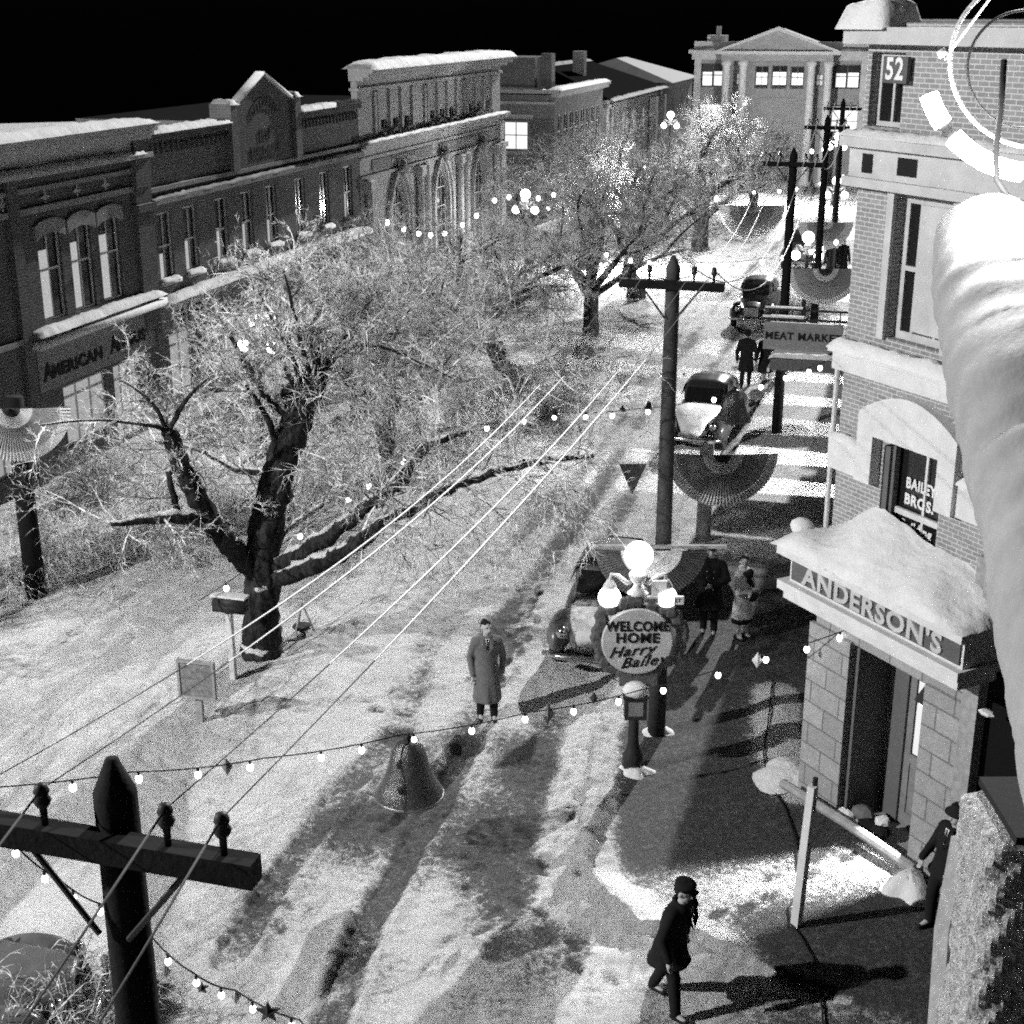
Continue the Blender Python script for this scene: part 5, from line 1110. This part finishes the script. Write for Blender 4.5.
# ================================================================== CARS
def car(loc, rz, label, paint='car_dark', snow=True):
    e = empty('parked_car', loc, rz, label, 'car', 'parked cars')      # +x is the front
    m = MB()
    st = [(-2.25, .5, .45, .62), (-2.0, .68, .4, .95), (-1.4, .78, .36, 1.12), (-.9, .8, .36, 1.12), (0, .8, .36, 1.1), (.6, .76, .36, 1.1), (1.1, .62, .38, 1.08), (1.7, .46, .4, 1.02), (2.05, .36, .45, .92), (2.12, .25, .5, .8)]
    def loft(mm, st, n=20, p=2.6):
        vs = []; fs = []
        for x, w, z0, z1 in st:
            for k in range(n):
                a = 2 * PI * k / n; c, s_ = math.cos(a), math.sin(a); vs.append((x, w * abs(c) ** (2 / p) * (1 if c > 0 else -1), (z0 + z1) / 2 + (z1 - z0) / 2 * abs(s_) ** (2 / p) * (1 if s_ > 0 else -1)))
        for i in range(len(st) - 1):
            for k in range(n): fs.append((i * n + k, i * n + (k + 1) % n, (i + 1) * n + (k + 1) % n, (i + 1) * n + k))
        fs.append(tuple(range(n - 1, -1, -1))); fs.append(tuple((len(st) - 1) * n + k for k in range(n))); mm.add(vs, fs)
    loft(m, st)
    cab = [(-1.75, .3, .9, 1.15), (-1.45, .52, .9, 1.42), (-.95, .62, .9, 1.62), (-.3, .66, .9, 1.7), (.25, .64, .9, 1.66), (.55, .58, .9, 1.52), (.85, .52, .9, 1.15)]
    loft(m, cab, 24, 3.2)
    for s_ in (-1, 1):
        m.ball((1.35, s_ * .68, .56), .45, 16, (1.35, .5, .8)); m.ball((-1.4, s_ * .7, .56), .45, 16, (1.35, .45, .8)); m.box(-.95, .85, s_ * .62 - .18, s_ * .62 + .18, .3, .4)
    bd = m.build('body', paint, e, True); remesh(bd, .045, 5, .5)
    m = MB()
    m.add([(.595, -.47, 1.5), (.595, .47, 1.5), (.90, .5, 1.16), (.90, -.5, 1.16)], [(0, 1, 2, 3)]); m.build('windscreen', 'glass_dark', e)
    m = MB(); m.add([(-1.50, -.36, 1.44), (-1.5, .36, 1.44), (-1.78, .34, 1.2), (-1.78, -.34, 1.2)], [(3, 2, 1, 0)]); m.build('rear_window', 'glass_dark', e)
    for s_ in (-1, 1):
        for x0, x1, x2, x3 in ((-.95, -.3, -.35, -1.1), (-.2, .35, .55, -.22)): m = MB(); m.add([(x0, s_ * .585, 1.52), (x1, s_ * .6, 1.53), (x2, s_ * .685, 1.2), (x3, s_ * .685, 1.2)], [(0, 1, 2, 3)]); m.build('side_window', 'glass_dark', e)
    for x in (1.4, -1.4):
        for s_ in (-1, 1):
            rot = Matrix.Rotation(PI / 2, 4, 'X'); w = MB(); w.lathe((x, s_ * .72, .34), [(.2, -.09), (.3, -.09), (.34, -.05), (.34, .05), (.3, .09), (.2, .09)], 20, rot); ww = w.build('wheel', 'rubber', e, True); w = MB(); w.lathe((x, s_ * .76, .34), [(.2, -.05), (.19, .045), (.06, .06)], 16, rot); w.build('hubcap', 'chrome', ww, True)
    for s_ in (-1, 1): m = MB(); m.ball((1.95, s_ * .52, .78), .12, 12, (.8, 1, 1)); m.build('headlight', 'chrome', e, True)
    m = MB()
    for k in range(9): m.box(2.08, 2.16, -.24 + k * .06 - .012, -.24 + k * .06 + .012, .5, .88)
    m.build('grille', 'chrome', e)
    for x, n_ in ((2.28, 'front_bumper'), (-2.38, 'rear_bumper')): m = MB(); m.tube([(x - .12 * (1 if x > 0 else -1), -.82, .46), (x, -.5, .46), (x, .5, .46), (x - .12 * (1 if x > 0 else -1), .82, .46)], [.05, .065, .065, .05], 8); m.build(n_, 'chrome', e, True)
    if snow:
        m = MB(); vs = []; fs = []
        loft(m, [(1.0, .4, 1.0, 1.125), (1.3, .5, .98, 1.13), (1.75, .42, .94, 1.08), (2.05, .32, .88, .99), (2.14, .26, .74, .95), (2.2, .2, .62, .86)], 16); m.build('hood_snow', 'snow_soft', e, True)
    return e
fc_ = onG(600, 662); rzc = math.atan2(-U.y, -U.x)
c1 = car(P(-5.25, 25.0), rzc + .03, 'dark sedan with frosty grille facing the camera behind the welcome sign', 'car_grey'); c1.location.z = 0
c2 = car(P(-5.6, 39.4), rzc - .05, 'second parked car with its bonnet heaped with bright snow', 'car_dark'); 
for ch in list(c2.children):
    if ch.name.startswith('hood_snow'):
        for v in ch.data.vertices: v.co.y *= 1.35; v.co.z = .95 + (v.co.z - .95) * 1.4
c3 = car(P(-6.2, 56.0), rzc, 'third parked car, a dark sedan beside the pole by the market sign', 'car_dark', False); c4 = car(P(-5.8, 70.0), rzc, 'fourth parked car, far down by the distant lamp', 'car_dark', False)
c5 = car(G(-95, 1040), .05, 'dark car with a plain rounded roof cut off by the lower left corner', 'car_grey', False)
car(P(-15.5, 40.5), rzc, 'dark car behind the trees in front of the gabled block', 'car_dark', True)
# ================================================================== PEOPLE
def person(base, rz, H, label, coat='coat_grey', hem=.26, legs='coat_black', hat=None, hands=None, elbows=None, feet=None, lean=(0, 0), head_turn=0.0, head_tilt=0.0, fine=.010, bulk=1.0, skirt=False, belt=None, lapel=True, hairm='hair', shoulder=.225, extras=None, hand_dir=None):
    e = empty('person', base, rz, label, 'person', 'people in the street'); k = H / 1.75
    V = lambda x, y, z: Vector((x, y, z)) * k
    lx, ly = lean
    hip = V(0, 0, .92); chest = V(lx * .6, ly * .6, 1.28); neck = V(lx, ly, 1.49); head = V(lx * 1.12, ly * 1.15, 1.63)
    hands = hands or ((-.29, -.06, .80), (.29, -.06, .80)); feet = feet or ((-.10, 0, 0), (.10, -.05, 0)); hand_dir = hand_dir or ((.0, -.15, -1), (.0, -.15, -1))
    m = MB(); m.caps(hip, chest, .115 * k, .115 * k, 14); m.caps(chest, V(lx * .9, ly * .9, 1.40), .115 * k, .085 * k, 14); m.caps(V(lx * .9 - .14, ly * .9, 1.38), V(lx * .9 + .14, ly * .9, 1.38), .06 * k, .06 * k, 12)
    m.caps(neck - V(0, 0, .08), head - V(0, 0, .04), .062 * k, .055 * k, 12)
    Rh = Matrix.Rotation(head_turn, 3, 'Z') @ Matrix.Rotation(head_tilt, 3, 'X')
    def hp(x, y, z): return head + (Rh @ Vector((x, y, z))) * k
    m.ball(hp(0, .012, .025), .096 * k, 18, (.84, 1.02, 1.12), Rh); m.ball(hp(0, -.03, -.045), .066 * k, 14, (.85, 1, .95), Rh); m.caps(hp(0, -.088, .02), hp(0, -.108, -.018), .011 * k, .017 * k, 8)
    for s_ in (-1, 1): m.ball(hp(s_ * .083, .01, .0), .024 * k, 8, (.5, .9, 1.3), Rh); m.ball(hp(s_ * .03, -.084, .036), .02 * k, 8, (1.2, .6, .5), Rh)
    m.ball(hp(0, -.085, -.055), .022 * k, 8, (1.3, .5, .5), Rh)
    c = MB(); t = MB(); sh = MB(); sl = []
    for i, s_ in enumerate((-1, 1)):
        S0 = V(lx * .92 + s_ * shoulder * .85, ly * .92, 1.385); Hd = V(*hands[i]); El = V(*elbows[i]) if elbows else (S0 + Hd) / 2 + V(s_ * .05, .07, -.01)
        m.caps(S0, El, .055 * k, .043 * k, 10); m.caps(El, Hd, .043 * k, .028 * k, 10)
        hdv = Vector(hand_dir[i]).normalized(); side = hdv.cross(Vector((0, 1, 0.3))).normalized() if abs(hdv.y) < .8 else Vector((1, 0, 0)); nrm = hdv.cross(side).normalized()
        pc = Hd + hdv * .05 * k; m.caps(Hd, pc + hdv * .02 * k, .028 * k, .036 * k, 10)
        for f in range(4):
            b0 = pc + side * (f - 1.5) * .021 * k + hdv * .03 * k; L = (.06, .072, .068, .052)[f] * k; b1_ = b0 + hdv * L * .5 + nrm * .008 * k; b2_ = b0 + hdv * L * .85 + nrm * .03 * k; m.caps(b0, b1_, .0095 * k, .009 * k, 6); m.caps(b1_, b2_, .009 * k, .0078 * k, 6)
        th0 = Hd + side * (-s_) * .022 * k + hdv * .02 * k; th1 = th0 + (side * (-s_) * .025 + hdv * .03 + nrm * .015) * k; m.caps(th0, th1, .012 * k, .0105 * k, 6); m.caps(th1, th1 + (hdv * .026 + nrm * .006) * k, .0105 * k, .0085 * k, 6)
        c.caps(S0, El, .078 * k * bulk, .064 * k * bulk, 12); c.caps(El, Hd - hdv * .01 * k, .064 * k * bulk, .05 * k * bulk, 12)
        Ft = V(*feet[i]); An = Ft + V(0, .02, .09); Kn = (V(s_ * .09, 0, .9) + An) / 2 + V(0, -.05, .02); Hp = V(s_ * .09, 0, .9)
        m.caps(Hp, Kn, .085 * k, .055 * k, 12); m.caps(Kn, An, .056 * k, .038 * k, 10); m.caps(An, Ft + V(0, -.12, .04), .04 * k, .03 * k, 8)
        r1, r2, r3 = (.1, .08, .066) if not skirt else (.086, .057, .04)
        if not skirt: t.caps(Hp, Kn, r1 * k, r2 * k, 12); t.caps(Kn, An + V(0, 0, .01), r2 * k, r3 * k, 12)
        sh.caps(Ft + V(0, .035, .05), Ft + V(0, .02, .12), .05 * k, .044 * k, 10); sh.caps(Ft + V(0, .05, .045), Ft + V(0, -.13, .032), .05 * k, .038 * k, 10)
    bd = m.build('body', 'skin', e, True); remesh(bd, fine * k, 2, .5)
    if not skirt: remesh(t.build('trousers', legs, e, True), .02 * k, 2)
    o = sh.build('shoes', 'leather', e, True); remesh(o, .014 * k, 1)
    # coat
    prof = [(1.50, .085, .08), (1.46, .12, .10), (1.42, .19, .125), (1.34, .215, .14), (1.2, .205, .14), (1.05, .185, .135), (.9, .205, .15), (.7, .225, .175), (.5, .24, .19), (hem * 1.75 + .02, .25, .2), (hem * 1.75, .235, .185)]
    prof = [p for p in prof if p[0] >= hem * 1.75 - 1e-6]; n = 28; vs = []; fs = []
    stride = abs(feet[0][1] - feet[1][1]) * .35
    for z, w, d in prof:
        fz = max(0, (z - .9) / .6); cx_, cy_ = lx * fz, ly * fz; low = max(0, (.9 - z) / .6); my = (feet[0][1] + feet[1][1]) / 2 * low * .6
        for q in range(n):
            a = 2 * PI * q / n; fold = 1 + .06 * low * math.sin(a * 7 + z * 3) + (.10 * low if abs(a - 1.5 * PI) < .2 else 0)
            vs.append(tuple(V(cx_ + w * bulk * math.cos(a) * fold * (shoulder / .225 if z > 1.25 else 1), cy_ + my + (d * bulk + stride * low * .5) * math.sin(a) * fold, z)))
    for i in range(len(prof) - 1):
        for q in range(n): fs.append((i * n + q, i * n + (q + 1) % n, (i + 1) * n + (q + 1) % n, (i + 1) * n + q))
    fs.append(tuple(range(n - 1, -1, -1))); fs.append(tuple((len(prof) - 1) * n + q for q in range(n))); c.add(vs, fs); c.caps(V(lx * .9 - .17 * shoulder / .225, ly * .9, 1.39), V(lx * .9 + .17 * shoulder / .225, ly * .9, 1.39), .1 * k, .1 * k, 12)
    ct = c.build('coat', coat, e, True); remesh(ct, .018 * k, 2, .5)
    if lapel:
        m = MB(); y0 = ly - .150 * bulk
        m.add([tuple(V(lx - .035, y0 + .02, 1.49)), tuple(V(lx + .035, y0 + .02, 1.49)), tuple(V(lx * .8, y0 - .012, 1.27))], [(0, 1, 2)]); m.build('shirt_front', 'shirt', e)
        m = MB(); m.add([tuple(V(lx - .012, y0 + .012, 1.48)), tuple(V(lx + .012, y0 + .012, 1.48)), tuple(V(lx + .014, y0 - .02, 1.3)), tuple(V(lx - .014, y0 - .02, 1.3))], [(0, 1, 2, 3)]); m.build('tie', 'leather', e)
        m = MB()
        for s_ in (-1, 1): m.add([tuple(V(lx + s_ * .05, y0 + .03, 1.51)), tuple(V(lx + s_ * .12, y0 + .035, 1.45)), tuple(V(lx + s_ * .09, y0 - .01, 1.33)), tuple(V(lx, y0 - .028, 1.2))], [(0, 1, 2, 3)])
        m.build('lapel', coat, ct)
    m = MB(); m.tube([V(lx + .085 * math.cos(a), ly + .01 + .08 * math.sin(a), 1.5 - .02 * math.sin(a) * -1) for a in [2 * PI * q / 16 for q in range(17)]], .024 * k, 8); m.build('collar', coat, ct, True)
    if belt: m = MB(); m.lathe(V(0, 0, 1.03), [(.2 * k, -.03), (.205 * k, 0), (.2 * k, .03)], 24, Matrix.Diagonal((1, .76, 1, 1))); m.build('belt', belt, ct, True)
    m = MB()
    if hat == 'fedora':
        m.v = []; m.lathe((0, 0, 0), [(.165, .0), (.17, .008), (.105, .02), (.1, .09), (.07, .12), (.03, .105)], 24)
    elif hat == 'cap':
        m.lathe((0, 0, 0), [(.1, 0), (.102, .03), (.125, .055), (.12, .075), (.05, .09)], 24); m.add([(-.08, -.06, .01), (.08, -.06, .01), (.06, -.155, -.012), (-.06, -.155, -.012), (-.08, -.06, .018), (.08, -.06, .018), (.06, -.155, -.004), (-.06, -.155, -.004)], [(0, 1, 2, 3), (7, 6, 5, 4), (2, 6, 7, 3), (0, 3, 7, 4), (1, 5, 6, 2)])
    elif hat == 'beret': m.ball((0, .02, .03), .1, 14, (1.1, 1.1, .6))
    if hat:
        m.v = [tuple(hp(*(Vector(v) + Vector((0, .005, .055))))) for v in m.v]; m.build('hat', coat if hat != 'cap' else 'coat_black', e, True)
    m = MB(); m.ball(hp(0, .026, .04), .104 * k, 18, (.86, .98, 1.06), Rh)
    kv = [Vector(v) for v in m.v]; keep = lambda f: any(((Rh.transposed() @ (kv[i] - head)) / k).z > .055 - .9 * min(0, 0) or ((Rh.transposed() @ (kv[i] - head)) / k).y > .03 for i in f)
    m.f = [f for f in m.f if all(((Rh.transposed() @ (kv[i] - head)) / k).z > .058 or ((Rh.transposed() @ (kv[i] - head)) / k).y > .022 for i in f)]; m.mi = [0] * len(m.f); m.build('hair', hairm, e, True)
    m = MB()
    for s_ in (-1, 1): m.ball(hp(s_ * .03, -.088, .02), .009 * k, 8, (1.4, .6, .8), Rh)
    m.build('eyes', 'leather', e, True)
    return e
def gp(px, py, dz=0.0): p = onG(px, py); p.z += dz; return p
p = person(gp(487, 716), .12, 1.80, 'man in a long grey overcoat and tie standing alone bareheaded in the street', 'coat_grey', .2, feet=((-.11, -.02, 0), (.11, -.1, 0)), head_turn=.35, hands=((-.235, -.06, .82), (.255, .04, .80)), elbows=((-.27, .05, 1.1), (.28, .1, 1.1)), bulk=.96)
p = person(gp(708, 640), -.25, 1.82, 'policeman-like figure in a long black double-breasted coat with clasped hands', 'coat_black', .30, hat='cap', hands=((-.05, -.26, 1.06), (.05, -.27, 1.04)), elbows=((-.30, -.02, 1.10), (.30, -.02, 1.10)), hand_dir=((.8, -.3, -.1), (-.8, -.3, -.1)), lapel=False, bulk=1.1)
m = MB()
for s_ in (-1, 1):
    for q in range(4): m.ball((s_ * .06, -.185 - .012 * (q < 2), 1.34 - q * .12), .012, 6)
m.build('button', 'chrome', p)
p = person(gp(740, 645), .75, 1.66, 'woman in a pale coat with arms folded over a dark handbag', 'coat_light', .27, hat=None, skirt=True, hands=((.08, -.2, 1.06), (-.06, -.24, 1.02)), elbows=((-.25, -.06, 1.05), (.25, -.06, 1.05)), hand_dir=((.7, -.3, -.2), (-.7, -.2, .1)), lapel=False, head_turn=-.9, bulk=.98, shoulder=.2)
m = MB(); m.ball((.0, -.25, .93), .11, 12, (1.3, .5, .9)); m.build('handbag', 'leather', p, True); m = MB(); m.ball((0, -.14, 1.36), .1, 10, (.9, .6, 1)); m.tube([(-.1, -.1, 1.4), (0, -.16, 1.2), (.06, -.18, 1.1)], [.04, .05, .03], 8); m.build('scarf', 'coat_black', p, True); m = MB(); m.lathe((0, 0, .36), [(.215, 0), (.205, .1)], 24, Matrix.Diagonal((1, .8, 1, 1))); m.build('skirt_hem', 'coat_black', p, True)
p = person(gp(667, 1006), .8, 1.82, 'dark silhouetted man in a peaked cap striding across the bottom of the picture', 'coat_black', .36, hat='cap', feet=((-.13, -.24, 0), (.12, .28, .0)), hands=((-.27, -.2, .86), (.30, .0, .86)), lean=(-.02, -.16), head_turn=.2, head_tilt=.2, bulk=1.08, fine=.009)
m = MB(); m.box(-.42, -.22, -.34, -.1, .62, .78); m.ball((-.32, -.3, .6), .09, 8); o = m.build('parcel', 'leather', None); o.parent = None; bpy.data.objects.remove(o)
p = person(gp(938, 937), -1.15, 1.78, 'man in a dark hat and dark jacket leaning by the wall at the right', 'coat_black', .46, hat='fedora', feet=((-.1, -.1, 0), (.1, .12, 0)), hands=((-.2, -.22, .98), (.22, -.16, .98)), elbows=((-.28, .02, 1.1), (.28, .02, 1.1)), head_turn=-.1, lean=(.04, .05))
for px, py, h, r_, lb, kw in ((745, 386, 1.82, 2.9, 'dark figure walking away past the second car, left of the pair', dict(hat='fedora')), (764, 384, 1.68, 3.3, 'shorter dark figure in a long coat, right of the pair past the second car', dict(skirt=True, hem_=.22)), (830, 286, 1.8, 3.0, 'tiny distant figure, left of the two on the snowy far pavement', dict(hat='fedora')), (841, 284, 1.85, .3, 'tiny distant figure, right of the two on the snowy far pavement', dict())):
    hm = kw.pop('hem_', .28); person(gp(px, py), r_, h, lb, 'coat_black', hm, lapel=False, fine=.02, feet=((-.1, -.15, 0), (.1, .15, 0)), **kw)
# ================================================================== AIR
hz = MB(); hz.box(-590, 590, -55, 1400, -1.2, 13.2)
# (the air is kept thin; see volume below)
mt = bpy.data.materials.new('thin_haze'); mt.use_nodes = True; nt = mt.node_tree; nt.nodes.remove(nt.nodes['Principled BSDF']); pv = nt.nodes.new('ShaderNodeVolumePrincipled')
pv.inputs['Color'].default_value = g(.9); pv.inputs['Density'].default_value = .00024; pv.inputs['Anisotropy'].default_value = .9
nt.links.new(pv.outputs[0], nt.nodes['Material Output'].inputs['Volume']); M['haze'] = mt
HAZE = False
if HAZE:
    hz = MB(); hz.box(-1800, 1800, -900, 1900, -1.4, 19.5); tag(hz.build('haze', 'haze'), kind='stuff')
# ================================================================== LIGHT
def light(name, ty, loc, power, tgt=None, size=.1, **kw):
    l = bpy.data.lights.new(name, ty); l.energy = power; o = bpy.data.objects.new(name, l); COL.objects.link(o); o.location = loc
    if ty == 'AREA': l.size = size
    elif ty != 'SUN': l.shadow_soft_size = size
    for k, v in kw.items(): setattr(l, k, v)
    if tgt is not None: o.rotation_euler = (Vector(tgt) - Vector(loc)).to_track_quat('-Z', 'Y').to_euler()
    return o
SUN_YAW, SUN_EL = math.radians(20.5), math.radians(25)
sd = Vector((math.sin(SUN_YAW) * math.cos(SUN_EL), math.cos(SUN_YAW) * math.cos(SUN_EL), math.sin(SUN_EL)))
so = light('key_sun', 'SUN', P(0, 30, 40), 5.0, P(0, 30, 40) - sd); so.data.angle = math.radians(.6)
# set lamp on the roof at the near left, out of frame: lights the cut corner, throws the short shadows to the right
light('roof_floodlight', 'SPOT', (-24.4, 8.2, 18), 40000, (1.5, 20, 2), .25, spot_size=math.radians(125), spot_blend=.4)
fx = empty('floodlight', (-24.4, 8.2, 18), math.atan2(11.8, 25.9) - PI / 2, 'floodlight on a roof at the near left, outside the picture', 'floodlight')
m = MB(); m.lathe((0, -.35, 0), [(.16, -.2), (.3, 0), (.32, .1)], 18, Matrix.Rotation(PI / 2, 4, 'X')); m.tube([(0, -.4, -.1), (0, -.4, -1.4)], .04, 8); m.build('housing', 'iron', fx, True)
for (q, k) in STRIPEL:
    light('stripe_lamp', 'POINT', q + Vector((0, 0, 3.35)), 11000 * k, None, .14)  # unseen lamps added behind the openings to throw the pavement stripes
lp = CW(2.1, .34, 2.6); tg = G(800, 890); hd = (tg - lp); hd.z = 0; hd.normalize(); aim = (hd * math.cos(math.radians(50)) + Vector((0, 0, -math.sin(math.radians(50))))).normalized()
light('patch_lamp', 'POINT', lp, 1500, None, .008)  # lamp added for the light patch on the pavement
sx_ = Vector((-hd.y, hd.x, 0)); uy = sx_.cross(aim).normalized(); Ml = Matrix((sx_, aim, uy)).transposed().to_4x4(); m = MB()
for (x0, x1, y0, y1, z0, z1) in ((-.12, .12, -.1, -.09, -.14, .14), (-.12, -.11, -.09, .2, -.14, .14), (.11, .12, -.09, .2, -.14, .14), (-.11, .11, -.09, .2, .13, .14), (-.11, .11, -.09, .2, -.14, -.13), (-.12, -.045, .2, .21, -.14, .14), (.045, .12, .2, .21, -.14, .14), (-.045, .045, .2, .21, .105, .14), (-.045, .045, .2, .21, -.14, -.105)): m.box(x0, x1, y0, y1, z0, z1, Ml)
dh = empty('patch_lamp_box', lp, 0, 'added slit box in the top corner of the recessed doorway, shaping the lamp light on the pavement', 'lamp'); m.build('housing', 'iron', dh)  # added box whose slit shapes the light patch
light('hall_fill', 'POINT', P(-9.5, 91, 4), 4500, None, .3)  # added fill without a fixture, brightens the town hall
nl = NR(1000, 210, 2.80); light('neon_lamp', 'POINT', nl, 24, None, .1)
light('bank_fill', 'POINT', P(-13.5, 65, 2.6), 3800, None, .3)  # added fill without a fixture, brightens the stone bank front
# ================================================================== SKY, CAMERA, RENDER SETTINGS
w = bpy.data.worlds.new('World'); S.world = w; w.use_nodes = True; nt = w.node_tree
sk = nt.nodes.new('ShaderNodeTexSky'); sk.sky_type = 'NISHITA'; sk.sun_disc = False; sk.sun_elevation = SUN_EL; sk.sun_rotation = SUN_YAW
bw = nt.nodes.new('ShaderNodeRGBToBW'); nt.links.new(sk.outputs[0], bw.inputs[0]); nt.links.new(bw.outputs[0], nt.nodes['Background'].inputs[0]); nt.nodes['Background'].inputs[1].default_value = .0006
cam = bpy.data.cameras.new('camera'); co_ = bpy.data.objects.new('camera', cam); COL.objects.link(co_); S.camera = co_
co_.location = (0, 0, HC); co_.rotation_euler = (PI / 2 - PITCH, 0, 0); cam.sensor_width = 36; cam.lens = F / 1024 * 36; cam.clip_start = .05; cam.clip_end = 3000
S.view_settings.view_transform = 'Standard'; S.view_settings.look = 'None'; S.view_settings.exposure = .3; S.view_settings.gamma = 1
S.cycles.use_denoising = False; S.cycles.max_bounces = 4; S.cycles.diffuse_bounces = 2; S.cycles.volume_bounces = 0; S.cycles.sample_clamp_indirect = 4
try: S.cycles.denoiser = 'OPENIMAGEDENOISE'
except Exception: pass
for k_ in ('bulb', 'glass_lit', 'glass_lit_dim', 'glass_far', 'curtain', 'neon'): M[k_].cycles.emission_sampling = 'NONE'
S.cycles.sample_clamp_indirect = 1.5
S.cycles.use_adaptive_sampling = False
S.cycles.filter_width = 1.9
